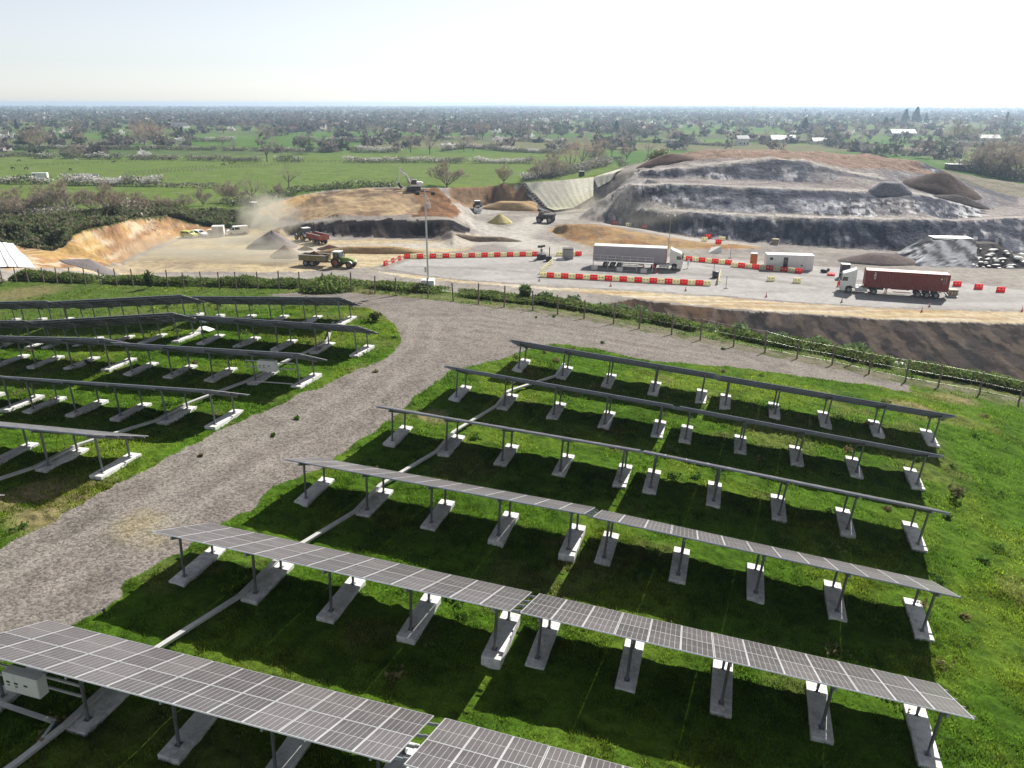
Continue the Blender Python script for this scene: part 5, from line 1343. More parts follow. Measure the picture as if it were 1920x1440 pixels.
def vc_mat(name, rough=.6):
    m, N, L, B = nodes_mat(name); a = N.new("ShaderNodeAttribute"); a.attribute_name = "Col"; tc = N.new("ShaderNodeTexCoord"); n1 = noise_node(N, L, 1.2, 5, .6, tc.outputs['Object'])
    L.new(scale_col(N, L, a.outputs['Color'], map_range(N, L, n1.outputs[0], .3, .7, .82, 1.15)), B.inputs['Base Color']); B.inputs['Roughness'].default_value = .85; B.inputs['Specular IOR Level'].default_value = .08; return m
M_SHEETC = vc_mat("sheet_cloth")
# covered heap of pale waste, with the torn dark side
hp = Vector(at(1815, 500, PADZ)); hp.z = gz(hp.x, hp.y) - .1
hr = empty('covered_heap', hp, D(-6))
M_SHEET = paint("grey_sheet", (.36, .36, .37), .7, .7, 1.1, 0, (.06, .06, .07), .8, .2, .25)
def blob(poly_b, poly_t, h, m, name, seed, cols, rough=.9):
    b = MB(); n = len(poly_b); V = []; F = []; K = 14
    for j in range(K + 1):
        t = j / K
        for (xb, yb), (xt, yt) in zip(poly_b, poly_t):
            x = xb + (xt - xb) * t; y = yb + (yt - yb) * t; q = (float(fbm(x * .8 + seed, y * .8 + t * 3, seed, 3)) - .5) * rough
            V.append((x + q, y + q * .7, h * t + q * .6 * t))
    for j in range(K):
        for k in range(n): F.append((j * n + k, j * n + (k + 1) % n, (j + 1) * n + (k + 1) % n, (j + 1) * n + k))
    F.append(tuple(range(K * n, K * n + n))); b.add(V, F); o = b.build(name, m, hr)
    A_ = np.array(V); st_ = fbm(A_[:, 0] * .9 + A_[:, 2] * 1.1 + seed, A_[:, 1] * .35 - A_[:, 0] * .12, seed + 40, 3); f_ = sstep(.38, .6, st_)[:, None]
    c4 = np.ones((len(V), 4), np.float32); c4[:, :3] = np.array(cols[0]) * (1 - f_) + np.array(cols[1]) * f_
    ca = o.data.color_attributes.new("Col", 'FLOAT_COLOR', 'POINT'); ca.data.foreach_set("color", c4.ravel()); return o
def ring(x0, x1, y0, y1, n=22):
    P = [(x0 + (x1 - x0) * i / n, y0) for i in range(n)] + [(x1, y0 + (y1 - y0) * i / n) for i in range(n)] + [(x1 - (x1 - x0) * i / n, y1) for i in range(n)] + [(x0, y1 - (y1 - y0) * i / n) for i in range(n)]
    return P
blob(ring(-9.5, 1.2, -1.5, 12), ring(-5.0, 2.6, 4.8, 8.6), 4.3, M_SHEETC, 'grey_sheet', 3, ((.10, .10, .11), (.52, .52, .53)))
blob(ring(.4, 11.0, -1.2, 11), ring(1.6, 7.0, 4.6, 8.4), 3.75, M_SHEETC, 'dark_waste', 5, ((.022, .022, .025), (.10, .088, .08)))
b = MB(); b.box(-4.8, 2.4, 5.4, 8.5, 4.42, 4.56); b.build('white_cover', M_WHITEP, hr)
b = MB(); rr_ = random.Random(4)
for i in range(22): b.ball((6.5 + rr_.uniform(-.5, 6.5), rr_.uniform(1, 8), rr_.uniform(.4, 1.7)), rr_.uniform(.5, 1.1), rr_.uniform(.4, .9), rr_.uniform(.3, .6), 7)
b.build('white_bags', M_WHITEP, hr, True)
b = MB(); rr_ = random.Random(8)
for i in range(34):
    x, y = rr_.uniform(.5, 8), rr_.uniform(-1.2, 3.5); z = max(.1, .62 * (y + 1.4)); b.ball((x, y, z), rr_.uniform(.2, .9), rr_.uniform(.15, .4), rr_.uniform(.1, .3), 6, 0)
b.build('torn_sheet', M_WHITEP, hr)
tag(hr, 'pale sheeted waste heap with a torn dark side and white bags, right edge', 'waste heap')

# sheets lying on slopes
def drape(name, quad, nu, nv, off, m, label, cat, wave=.12, stripes=None, sf=26):
    W_ = [hit(*q) for q in quad]; V = []; F = []; Cc = []; o0 = W_[0]
    for j in range(nv + 1):
        for i in range(nu + 1):
            u, v = i / nu, j / nv
            a = W_[0] * (1 - u) + W_[1] * u; c = W_[3] * (1 - u) + W_[2] * u; p = a * (1 - v) + c * v
            z = max(gz(p.x, p.y), gz(p.x + .3, p.y), gz(p.x, p.y + .3)) + off + wave * math.sin(u * sf + 1.2 * math.sin(v * 3)) * (.3 + .7 * v)
            V.append((p.x - o0.x, p.y - o0.y, z - o0.z)); Cc.append(stripes(u, v))
    for j in range(nv):
        for i in range(nu): F.append((j * (nu + 1) + i, j * (nu + 1) + i + 1, (j + 1) * (nu + 1) + i + 1, (j + 1) * (nu + 1) + i))
    o = mesh_np(name, V, F, np.array(Cc), [m]); o.location = o0; tag(o, label, cat); return o
def lin_c(u, v):
    n = float(vn(u * 40, v * 3, 61)); g = float(sstep(.55, .95, v)) * (.3 + .7 * n)
    a = np.array([.40, .385, .32]) * (.82 + .3 * n) + np.array([.2, .19, .15]) * float(sstep(.45, .8, u)) ; return a * (1 - g * .6) + np.array([.30, .32, .13]) * g * .6
drape('slope_liner', [(986, 347.5), (1113, 336), (1112, 372), (1040, 398)], 70, 26, .55, M_SHEETC, 'pale grey green geotextile liner draped over the bank slope', 'liner', .045, lin_c, 60)
drape('slope_liner', [(1113, 336), (1172, 318), (1146, 343), (1120, 357)], 24, 16, .5, M_SHEETC, 'bright white continuation of the liner towards the waste mound', 'liner', .06, lambda u, v: (.54, .52, .43), 20)
drape('drainage_mat', [(972, 347), (985, 347), (1034, 399), (1018, 399)], 6, 26, .5, M_SHEETC, 'dark grey drainage mat at the left edge of the liner', 'mat', .03, lambda u, v: (.12, .12, .125) if u < .55 else (.05, .05, .055), 9)
b = MB(); w0 = hit(979, 349)
for i in range(11):
    t = i / 10.5; p = hit(979 + 43 * t, 349.5 + 45 * t); b.cyl(p - w0 + Vector((.3, 0, .62)), p - w0 + Vector((.3, -.12, .85)), .5, n=10)
o = b.build('tyre_ballast', M_BLACK); o.location = w0; tag(o, 'line of old tyres weighing down the dark drainage mat', 'tyres')
drape('white_tarpaulin', [(-45, 456), (14, 456.5), (66, 504), (-60, 506)], 40, 20, .25, M_SHEETC, 'white tarpaulin with dark ballast lines on the slope at the left edge', 'tarpaulin', .05, lambda u, v: (.05, .05, .055) if min(abs((u * 6.2) % 1 - .5), 1) < .07 else (.66, .67, .70), 12)
p = hit(1341, 474); b = MB(); b.add([(-1.6, -.4, 0), (1.2, -.5, 0), (1.5, 1.2, .1), (.4, 1.5, 1.0), (-.6, 1.2, .9), (1.2, .3, 1.3)], [(0, 1, 5), (1, 2, 5), (5, 2, 3), (0, 5, 4), (5, 3, 4)]); o = b.build('white_tarpaulin', M_WHITEP); o.location = p; tag(o, 'small white sheeted pile at the foot of the orange spur', 'tarpaulin')
p = hit(958, 388); b = MB(); rr_ = random.Random(2)
for i in range(9): b.ball((rr_.uniform(-2, 2), rr_.uniform(-.5, .5), .4), .6, .4, .45, 7)
o = b.build('rubble_bags', M_WHITEP, None, True); o.location = p; tag(o, 'row of white bags on the haul pad behind the brown berm', 'bags')
p = hit(384, 622); b = MB(); b.add([(-.6, -.25, 0), (.5, -.35, .02), (.75, .2, .05), (-.1, .5, .22), (-.5, .3, .2), (.15, -.4, .18)], [(0, 5, 4), (5, 1, 2), (5, 2, 3), (5, 3, 4)]); o = b.build('plastic_sheet', M_WHITEP); o.location = p + Vector((0, 0, .1)); tag(o, 'crumpled white plastic sheet on the grass among the left tables', 'sheet')

# worker in white overalls
def worker(px, py):
    p = Vector(at(px, py, PADZ)); root = empty('person', p, D(200))
    me = bpy.data.meshes.new('body')
    J = [(0, 0, .92, .15), (0, 0, 1.15, .15), (0, 0, 1.38, .18), (0, 0, 1.50, .075), (0, .02, 1.56, .06),
         (.10, 0, .88, .10), (.12, .12, .50, .075), (.12, .10, .09, .055), (.12, .22, .05, .045), (-.10, 0, .88, .10), (-.12, -.14, .50, .075), (-.12, -.24, .09, .055), (-.12, -.12, .05, .045),
         (.21, 0, 1.40, .075), (.27, -.06, 1.12, .058), (.28, .06, .88, .045), (-.21, 0, 1.40, .075), (-.27, .10, 1.14, .058), (-.24, .26, .98, .045)]
    E_ = [(0, 1), (1, 2), (2, 3), (3, 4), (0, 5), (5, 6), (6, 7), (7, 8), (0, 9), (9, 10), (10, 11), (11, 12), (2, 13), (13, 14), (14, 15), (2, 16), (16, 17), (17, 18)]
    me.from_pydata([j[:3] for j in J], E_, []); o = bpy.data.objects.new('body', me); COL.objects.link(o); o.parent = root
    md = o.modifiers.new('skin', 'SKIN'); sv = me.skin_vertices[0].data
    for v, j in zip(sv, J): v.radius = (j[3], j[3] * .85)
    sv[0].use_root = True
    o.modifiers.new('sub', 'SUBSURF').levels = 1; o.modifiers['sub'].render_levels = 2; me.materials.append(M_WHITE)
    skin = paint("skin", (.45, .27, .19), .6, .05, 8)
    b = MB(); b.ball((0, .02, 1.64), .085, .10, .12, 14); b.ball((0, .118, 1.635), .014, .02, .02, 6)
    for s in (-1, 1): b.ball((.085 * s, .01, 1.635), .015, .025, .032, 6); b.ball((.032 * s, .105, 1.66), .014, .01, .009, 6)
    b.ball((0, .108, 1.585), .026, .01, .007, 6); b.build('head', skin, root, True)
    for s, (x, y, z) in ((1, (.28, .08, .80)), (-1, (-.235, .31, .93))):
        b = MB(); b.ball((x, y, z), .024, .042, .048, 8)
        for k in range(4): b.cyl((x - .006 * s, y - .03 + .02 * k, z - .035), (x - .014 * s, y - .026 + .02 * k, z - .085 - .012 * (k in (1, 2))), .009, .007, 6)
        b.cyl((x - .012 * s, y + .035, z), (x - .03 * s, y + .06, z - .04), .011, .008, 6); b.build('hand', skin, root, True)
    b = MB(); b.ball((0, .005, 1.70), .097, .112, .085, 12); b.build('hood', M_WHITE, root, True)
    tag(root, 'person in white overalls walking on the yard by the grey lorry cab', 'person')
worker(1290, 503)
# ------------------------------------------------------------------ trees
def skeleton(h, spread, seed, nlimb=6, depth=4, trunk=.28, up=.55):
    r_ = random.Random(seed); segs = []; tips = []
    def grow(p, d, l, rad, k):
        q = p + d * l; segs.append((p, q, rad, rad * .68, k))
        if k >= depth: tips.append((q, d, l)); return
        for i in range(2 if k > 0 and r_.random() < .55 else 3):
            ax = Vector((r_.uniform(-1, 1), r_.uniform(-1, 1), r_.uniform(-.35, .75))).normalized()
            nd = (d * .95 + ax * .75 * spread + Vector((0, 0, .12 * up))).normalized()
            grow(q, nd, l * r_.uniform(.62, .86), rad * .62, k + 1)
    base = Vector((0, 0, -.3)); th = h * trunk; r0 = h * .022
    segs.append((base, Vector((0, 0, th)), r0 * 1.25, r0, -1))
    for i in range(nlimb):
        a = 2 * math.pi * (i + r_.uniform(-.3, .3)) / nlimb; t = th * r_.uniform(.75, 1.0)
        d = Vector((math.cos(a) * spread, math.sin(a) * spread, r_.uniform(.6, 1.2))).normalized()
        grow(Vector((0, 0, t)), d, h * .25 * r_.uniform(.8, 1.15), r0 * .6, 1)
    grow(Vector((0, 0, th)), Vector((r_.uniform(-.15, .15), r_.uniform(-.15, .15), 1)).normalized(), h * .3, r0 * .75, 1)
    top = max(t[0].z for t in tips); f = h * .93 / top
    return [(p * f, q * f, a, b, k) for p, q, a, b, k in segs], [(q * f, d, l * f) for q, d, l in tips]
def tree_mesh(kind, h, spread, seed, col, ntw, tw, leafcol=None, **kw):
    segs, tips = skeleton(h, spread, seed, **kw); rng = np.random.default_rng(seed)
    b = MB()
    for p, q, r0, r1, k in segs:
        if k <= 2: b.cyl(p, q, max(r0, .045), max(r1, .03), 6 if k < 1 else 4, caps=False)
    tr = b.build('trunk', M_BARK)
    V = []; C_ = []
    for q, d, l in [(q, (q - p).normalized(), (q - p).length) for p, q, a, b2, k in segs if k >= 2] :
        n = ntw
        for i in range(n):
            dd = (np.array(d) * .7 + rng.normal(size=3) * .62); dd[2] += .15; dd /= np.linalg.norm(dd); L_ = l * rng.uniform(.5, 1.25)
            s = np.cross(dd, rng.normal(size=3)); s /= np.linalg.norm(s); st = np.array(q) - np.array(d) * l * rng.uniform(0, .8)
            V += [st - s * tw, st + s * tw, st + dd * L_]; c = np.array(col) * rng.uniform(.65, 1.4)
            if leafcol is not None and rng.random() < .6: c = np.array(leafcol) * rng.uniform(.7, 1.3)
            C_ += [c, c, c]
    cr = mesh_np('crown', np.array(V), np.arange(len(V)).reshape(-1, 3), np.array(C_), [M_TWIG], smooth=False)
    me = (tr.data, cr.data)
    bpy.data.objects.remove(tr); bpy.data.objects.remove(cr)
    return me
M_BARK = paint("bark", (.17, .14, .115), .9, .3, 3)
TREES = {
 'oak': [tree_mesh('oak', 10, .95, s, (.31, .26, .215), 5, .028) for s in (3, 8)],
 'tall': [tree_mesh('tall', 12, .6, s, (.30, .25, .22), 5, .03, trunk=.2) for s in (13, 17)],
 'red': [tree_mesh('red', 12, .75, s, (.38, .27, .215), 6, .035, trunk=.18) for s in (21, 24)],
 'bushy': [tree_mesh('bushy', 7, .9, s, (.30, .25, .195), 11, .042, nlimb=10, trunk=.08) for s in (31, 35)],
 'bud': [tree_mesh('bud', 11, .75, s, (.20, .18, .10), 7, .055, (.26, .25, .11), trunk=.2) for s in (41,)],
}
def conifer_mesh(h, r, seed):
    rng = np.random.default_rng(seed); n = 2600; z = rng.uniform(.08, 1, n); a = rng.uniform(0, 2 * np.pi, n); rr = r * (1 - z) ** .7 * rng.uniform(.35, 1, n) * (1 + .25 * np.sin(a * 3 + z * 9))
    P = np.stack([rr * np.cos(a), rr * np.sin(a), z * h], 1); V, F, c = leaves(P, .75, mixc([(.022, .045, .022), (.035, .06, .028)], n, rng), -.2, rng)
    o = mesh_np('crown', V, F, c, [M_LEAF], smooth=False); me = o.data; bpy.data.objects.remove(o)
    b = MB(); b.cyl((0, 0, -.3), (0, 0, h * .8), .25, .08, 6); t = b.build('trunk', M_BARK); tm = t.data; bpy.data.objects.remove(t); return tm, me
TREES['conifer'] = [conifer_mesh(14, 4.2, 51), conifer_mesh(13, 5.5, 53)]
HREF = {'oak': 10, 'tall': 12, 'red': 12, 'bushy': 7, 'bud': 11, 'conifer': 14}
rt = random.Random(77)
NTREE = [0]
def tree(kind, px, py, hpx, label, group=None, wide=1.0, loc=None, h=None):
    p = loc if loc is not None else hit(px, py)
    d = p.length
    h = h or hpx * d / FPX / .985
    tm, cm = rt.choice(TREES[kind]); NTREE[0] += 1
    root = empty({'conifer': 'conifer_tree', 'bud': 'budding_tree'}.get(kind, 'bare_tree'), p, rt.uniform(0, 6.28)); s = h / HREF[kind]; root.scale = (s * wide, s * wide, s)
    for nm, me in (('trunk', tm), ('crown', cm)):
        o = bpy.data.objects.new(nm, me); COL.objects.link(o); o.parent = root
    tag(root, label, 'tree', group)
for t in [('bushy', 92, 398, 46, 'bare rounded tree at the far left behind the dark bank', 1.2), ('bushy', 128, 400, 58, 'large bare bushy tree behind the bank, left of two', 1.15), ('bushy', 207, 402, 56, 'large bare bushy tree behind the bank, right of two', 1.0), ('bushy', 40, 405, 48, 'low bare tree over the shrub bank near the left edge', 1.4),
          ('bushy', 175, 396, 34, 'low bare scrub tree between the two large bushy ones', 1.2), ('bushy', 262, 398, 36, 'bare thicket tree right of the large bushy ones', 1.2), ('bushy', 305, 396, 28, 'small bare scrub tree on the bank above the cutting', 1.3), ('bushy', 345, 394, 30, 'bare scrub tree on the bank above the parked cars', 1.2), ('bushy', 8, 412, 44, 'bare scrub tree cut by the left picture edge', 1.3), ('oak', 474, 381, 55, 'bare tree with clear trunk above the dusty track, tallest of its clump', .9), ('bushy', 425, 380, 38, 'small bare multi-stemmed tree left of the tall clump tree', .9), ('bushy', 381, 386, 34, 'small dense bare tree left of the bare clump', .8), ('bushy', 447, 381, 36, 'bare thicket tree beside the tall clump tree', 1.0), ('tall', 495, 377, 34, 'slim bare tree just right of the tall clump tree', .7),
          ('bushy', 523, 368, 26, 'ivy-dark small tree at the upper edge of the mound', .7), ('oak', 542, 352, 43, 'lone bare oak in the middle of the green field', 1.1), ('tall', 501, 303.5, 58, 'big bare tree with thick trunk in the hedge beyond the fields', .8), ('bushy', 838, 352, 52, 'bare spreading tree behind the excavator and embankment', 1.15), ('bushy', 945, 343, 34, 'small bare tree behind the corner of the embankment', .9),
          ('bushy', 772, 350, 17, 'low bare bush tree right behind the excavator', 1.4), ('bushy', 1010, 338, 40, 'bare thicket tree left of the slope liner top', 1.2), ('bushy', 1040, 332, 48, 'dense bare tree above the slope liner', 1.1), ('red', 1068, 322, 55, 'tall reddish bare tree above the liner', .9), ('red', 1092, 314, 60, 'tallest reddish bare tree above the liner rim', .8), ('bushy', 1115, 308, 38, 'bare tree right of the tall reddish ones', 1.0),
          ('oak', 1147, 294, 34, 'slender bare tree on the green field right of the thicket', .8), ('bushy', 1175, 298, 28, 'small bare tree at the field corner by the waste mound', .9), ('oak', 1215, 291, 30, 'bare oak on the field left of the waste mound top', 1.0), ('red', 272, 277, 48, 'broad reddish bare tree, left one of a pair beyond the paddock', 1.0), ('red', 291, 279, 52, 'broad reddish bare tree, right one of a pair beyond the paddock', 1.0),
          ('tall', 146, 270, 46, 'tall greyish bare tree beyond the paddock, far left', .9), ('bushy', 70, 279, 38, 'wide bare tree beyond the paddock near the left edge', 1.2), ('bushy', 145, 296, 22, 'small bare tree in the blossom hedge', 1.0), ('oak', 770, 286, 42, 'bare tree rising from the hedges above the excavator', .9), ('oak', 806, 289, 42, 'dense bare tree right of another above the excavator', 1.0), ('oak', 870, 284, 38, 'bare tree on the meadow between two hedges', 1.0),
          ('red', 905, 262, 36, 'pale reddish bare tree in the distant hedge, middle of the picture', 1.0), ('bud', 1793, 268, 36, 'yellowish budding tree at right beyond the waste mound', 1.0), ('tall', 1800, 306, 36, 'bare tree beside the long dark shed', .9), ('bushy', 1838, 322, 42, 'bare thicket tree right of the dark shed', 1.2), ('bushy', 1868, 330, 52, 'large bare tree at the right edge behind the mound', 1.2), ('bushy', 1902, 338, 55, 'largest bare tree at the right picture edge', 1.2),
          ('tall', 1858, 296, 40, 'tall bare tree behind the right thicket', 1.0), ('tall', 1900, 300, 44, 'tall bare tree in the upper right thicket', 1.0), ('bushy', 1930, 330, 50, 'bare thicket tree cut by the right picture edge', 1.2), ('conifer', 1659, 238, 15, 'dark conifer clump member, leftmost in the hazy distance at right', 1.6), ('conifer', 1672, 238, 14, 'dark conifer clump member, second in the distance at right', 1.6), ('conifer', 1696, 232, 22, 'dark distant conifer, left of the two highest at right', 1.1), ('conifer', 1716, 231, 26, 'highest dark distant conifer at right', .9), ('conifer', 1735, 231, 16, 'small dark distant conifer right of the highest one', .6), ('conifer', 1155, 249, 22, 'dark isolated conifer in the distant hedges', .8), ('conifer', 1508, 249, 24, 'dark tall conifer group behind the waste mound top', 1.1), ('conifer', 1490, 250, 14, 'low dark conifer beside the tall group behind the mound', 1.8)]:
    tree(*t[:5], None, t[5])
# individual trees of the hedgerows farther out
for i in range(195):
    px = rt.uniform(-40, 1960); py = 222 + 66 * rt.random() ** 1.15
    if 1180 < px < 1760 and py > 272: py = rt.uniform(225, 268)
    if 640 < px < 1100 and 262 < py < 283 and rt.random() < .8: continue
    if px < 600 and py > 284: continue
    p = hit(px, py); k = rt.choices(['oak', 'tall', 'red', 'bushy', 'bud', 'conifer'], [4, 4, 3, 3, .5, .5])[0]
    tree(k, px, py, 0, 'bare grey or brown tree in the hazy hedgerows beyond the pastures' if k not in ('conifer', 'bud') else ('dark conifer standing among bare trees in the hazy hedgerows' if k == 'conifer' else 'yellowish budding tree among bare trees in the hazy hedgerows'),
         {'conifer': 'distant conifers in the hedgerows', 'bud': 'distant budding trees'}.get(k, 'distant bare trees in the hedgerows'), rt.uniform(.9, 1.3), p, rt.uniform(7, 13))

# ------------------------------------------------------------------ hedgerows
GREY = [(.20, .18, .145), (.16, .155, .11), (.25, .21, .175), (.17, .185, .11)]
GREENH = [(.10, .135, .06), (.13, .155, .07), (.16, .15, .095)]
BLOS = [(.60, .57, .54), (.50, .46, .42), (.68, .66, .64)]
def hedge(pp, h, wdt, blossom, label, seed, pal=GREY, dens=1.0, gapf=.25, size=.62):
    rng = np.random.default_rng(seed); W_ = np.array([hit(*q)[:2] for q in pp]); L_ = np.hypot(*(W_[1:] - W_[:-1]).T); n = int(L_.sum() * h * wdt * 5.2 * dens) + 60
    t = rng.uniform(0, L_.sum(), n); cum = np.concatenate([[0], np.cumsum(L_)]); k = np.clip(np.searchsorted(cum, t) - 1, 0, len(L_) - 1); f = ((t - cum[k]) / L_[k])[:, None]
    b = W_[k] * (1 - f) + W_[k + 1] * f; x = b[:, 0] + rng.normal(size=n) * wdt * .4; y = b[:, 1] + rng.normal(size=n) * wdt * .4
    hh = h * (.4 + 1.1 * fbm(t / 6, t * 0 + seed, seed, 3)); zz = rng.uniform(0, 1, n) ** .75
    keep = fbm(t / 9, t * 0 + 3, seed + 3, 2) > (gapf * .9 if h > 2.3 else -1); x, y, hh, zz, t = x[keep], y[keep], hh[keep], zz[keep], t[keep]; n = len(x)
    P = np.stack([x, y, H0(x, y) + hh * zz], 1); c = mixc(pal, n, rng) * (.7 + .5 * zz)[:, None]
    bl_ = (zz > .35) & (rng.random(n) < blossom * sstep(.35, .55, fbm(t / 8, t * 0 + 9, seed + 7, 3)) * (.3 + .9 * zz)); c[bl_] = mixc(BLOS, int(bl_.sum()), rng)
    o0 = np.array([P[:, 0].mean(), P[:, 1].mean(), 0]); o0[2] = H0(o0[0], o0[1])
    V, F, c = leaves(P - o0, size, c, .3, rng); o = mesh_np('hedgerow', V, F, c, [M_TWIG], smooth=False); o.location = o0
    tag(o, label, 'hedge')
for i, a in enumerate([([(-30, 344), (95, 345)], 3.0, 3.0, .55, 'dark hedge with white blossom tufts at the left edge, before the paddock', GREENH), ([(120, 346), (205, 348), (305, 349)], 4.0, 3.5, 1.0, 'white blossoming blackthorn hedge between field and paddock'), ([(300, 350), (415, 353)], 1.7, 2.0, .05, 'low dark hedge continuing right of the white blackthorn'),
                       ([(-30, 295), (80, 293)], 2.6, 2.5, .9, 'pale blossom hedge beyond the paddock, left edge'), ([(62, 297), (150, 298)], 3.2, 3, .35, 'green grey hedge beyond the paddock, left part', GREENH), ([(158, 298), (228, 299)], 3.6, 3, .5, 'rounded dark hedge beyond the paddock with white top', GREENH), ([(243, 299), (330, 300), (420, 302), (488, 303)], 3.0, 3, .12, 'long dark hedge left of the big bare tree'),
                       ([(512, 303), (568, 303.5)], 3.0, 3, .35, 'short hedge with white end right of the big bare tree', GREENH), ([(646, 305.5), (800, 305), (900, 306), (1000, 307)], 3.2, 3.2, .85, 'long white topped hedge behind the large green field'), ([(-30, 281), (90, 281)], 3.4, 3, .3, 'grey hedge two fields back, left edge'), ([(80, 279.5), (160, 280), (245, 281)], 3.2, 3, .6, 'blossom hedge two fields back, left of the reddish trees'),
                       ([(250, 281), (400, 282), (560, 285), (640, 286)], 3.0, 3, .2, 'long brown hedge two fields back, middle'), ([(660, 286), (760, 287)], 4.0, 3.5, .8, 'blossom hedge with rounded white bushes above the excavator'), ([(830, 284), (880, 277), (960, 285), (1060, 289)], 3.6, 3.5, .85, 'irregular white blossom hedge crossing the meadow'), ([(930, 264), (1000, 266), (1060, 268)], 3.2, 3, .8, 'far blossom hedge above the meadow, right part'),
                       ([(700, 262), (800, 262), (900, 262)], 3.5, 3, .5, 'far grey hedge above the meadow, left part'), ([(360, 266), (440, 266)], 4, 3, .7, 'far white hedge right of the reddish trees'), ([(560, 266), (680, 267)], 4, 3, .4, 'far mixed hedge above the large green field'), ([(1120, 266), (1250, 268), (1380, 276)], 3.0, 3, .5, 'thin hedge with blossom left of the mound top'), ([(1100, 300), (1160, 299), (1240, 296)], 2.0, 2.5, .1, 'low dark hedge beside the track to the mound', GREENH),
                       ([(980, 340), (1000, 336), (1030, 330)], 3.0, 3, .8, 'white flowering bush by the liner corner'), ([(1020, 334), (1060, 326), (1100, 318), (1135, 308)], 4.0, 6, .15, 'thick brown thicket above the liner', GREY), ([(1380, 266), (1500, 268), (1640, 275)], 3.5, 4, .3, 'grey hedge just behind the waste mound top'), ([(1640, 285), (1720, 290), (1790, 296)], 3.6, 5, .45, 'hedge with blossom behind the right end of the mound'),
                       ([(1800, 318), (1850, 326), (1930, 340)], 4.5, 8, .1, 'dense brown thicket along the right edge of the mound'), ([(1700, 268), (1800, 274), (1930, 280)], 4, 4, .5, 'far hedge with white bushes at right'), ([(420, 385), (480, 384), (500, 375)], 2.2, 4, .05, 'dark scrub under the bare tree clump', GREENH), ([(500, 372), (560, 358), (640, 350), (740, 347)], 1.6, 3, .08, 'low scrub along the back edge of the earth mound', GREENH),
                       ([(-30, 400), (100, 405), (240, 402)], 3.0, 8, .1, 'brown grey scrub behind the bank at left', GREY)]):
    hedge(a[0], a[1], a[2], a[3], a[4], 300 + i * 7, a[5] if len(a) > 5 else GREY)
# broom scrub that covers the bank above the cutting
def bank_scrub():
    rng = np.random.default_rng(8); top = [np.array(p[:2]) for p in TOPB]; V = []; n = 60000
    t = rng.uniform(0, len(top) - 1.001, n); k = t.astype(int); f = (t - k)[:, None]; A_ = np.array(top); b = A_[k] * (1 - f) + A_[k + 1] * f
    m = np.hypot(b[:, 0], b[:, 1]); dd = .8 + (14 + 20 * sstep(11, 4, t)) * rng.random(n); x = b[:, 0] * (m + dd) / m; y = b[:, 1] * (m + dd) / m
    g = fbm(x / 3.4, y / 3.4, 401, 3); keep = g > rng.uniform(.22, .5, n); x, y, g = x[keep], y[keep], g[keep]; n = len(x); zz = rng.random(n) ** .7
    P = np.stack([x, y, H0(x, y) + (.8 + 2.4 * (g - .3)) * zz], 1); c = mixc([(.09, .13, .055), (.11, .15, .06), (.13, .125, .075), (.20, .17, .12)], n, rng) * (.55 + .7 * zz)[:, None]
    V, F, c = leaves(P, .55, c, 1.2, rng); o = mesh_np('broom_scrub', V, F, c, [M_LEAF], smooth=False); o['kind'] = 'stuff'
bank_scrub()
# farther woods, hedges and scrub: a mass nobody could count
def far_woods():
    rng = np.random.default_rng(19); P = []; Cc = []; Sz = []
    n = 27000; az = rng.uniform(D(-44), D(44), n); d = 560 * (8600 / 560) ** (rng.random(n) ** .9); x = np.sin(az) * d; y = np.cos(az) * d
    th = D(-8); u = (x * math.cos(th) + y * math.sin(th)) / 210 + (fbm(x / 300, y / 300, 41, 2) - .5) * .7; v = (-x * math.sin(th) + y * math.cos(th)) / 120 + (fbm(x / 260, y / 260, 47, 2) - .5) * .5
    edge = np.minimum(np.minimum(u % 1, 1 - u % 1) * 210, np.minimum(v % 1, 1 - v % 1) * 120)
    wood = sstep(.54, .64, fbm(x / 700, y / 500, 431, 3)) * sstep(700, 1600, d) + sstep(900, 2600, d) * .62
    keep = rng.random(n) < np.clip(np.exp(-edge / (3 + d * .002)) + wood, .008, 1) * np.where(d < 1000, .55, .95)
    x, y, d = x[keep], y[keep], d[keep]; z = H0(x, y)
    for xx, yy, zz, dd in zip(x, y, z, d):
        kind = rng.random(); m = int(np.clip(26 * 1200 / dd, 7, 30)); r = rng.uniform(2, 4.5) * (1 + .00012 * dd); h = rng.uniform(4, 11) if kind > .3 else rng.uniform(2.5, 4)
        q = rng.normal(size=(m, 3)) * (r * .6, r * .6, h * .24); q[:, 2] = np.abs(q[:, 2] + h * .5)
        P.append(q + (xx, yy, zz)); Sz.append(np.full(m, (r * .75 + .4) * (1 + dd * .00008)))
        c = BLOS[rng.integers(0, 3)] if kind < .11 else [(.16, .14, .125), (.13, .122, .11), (.20, .16, .14), (.11, .13, .075), (.045, .065, .042)][rng.choice(5, p=[.3, .25, .2, .15, .1])]
        Cc.append(np.array([c]) * rng.uniform(.6, 1.3, (m, 1)))
    V, F, c = leaves(np.concatenate(P), np.concatenate(Sz), np.concatenate(Cc), .2, rng)
    o = mesh_np('far_woodland', V, F, c, [M_TWIG], smooth=False); o['kind'] = 'stuff'
far_woods()

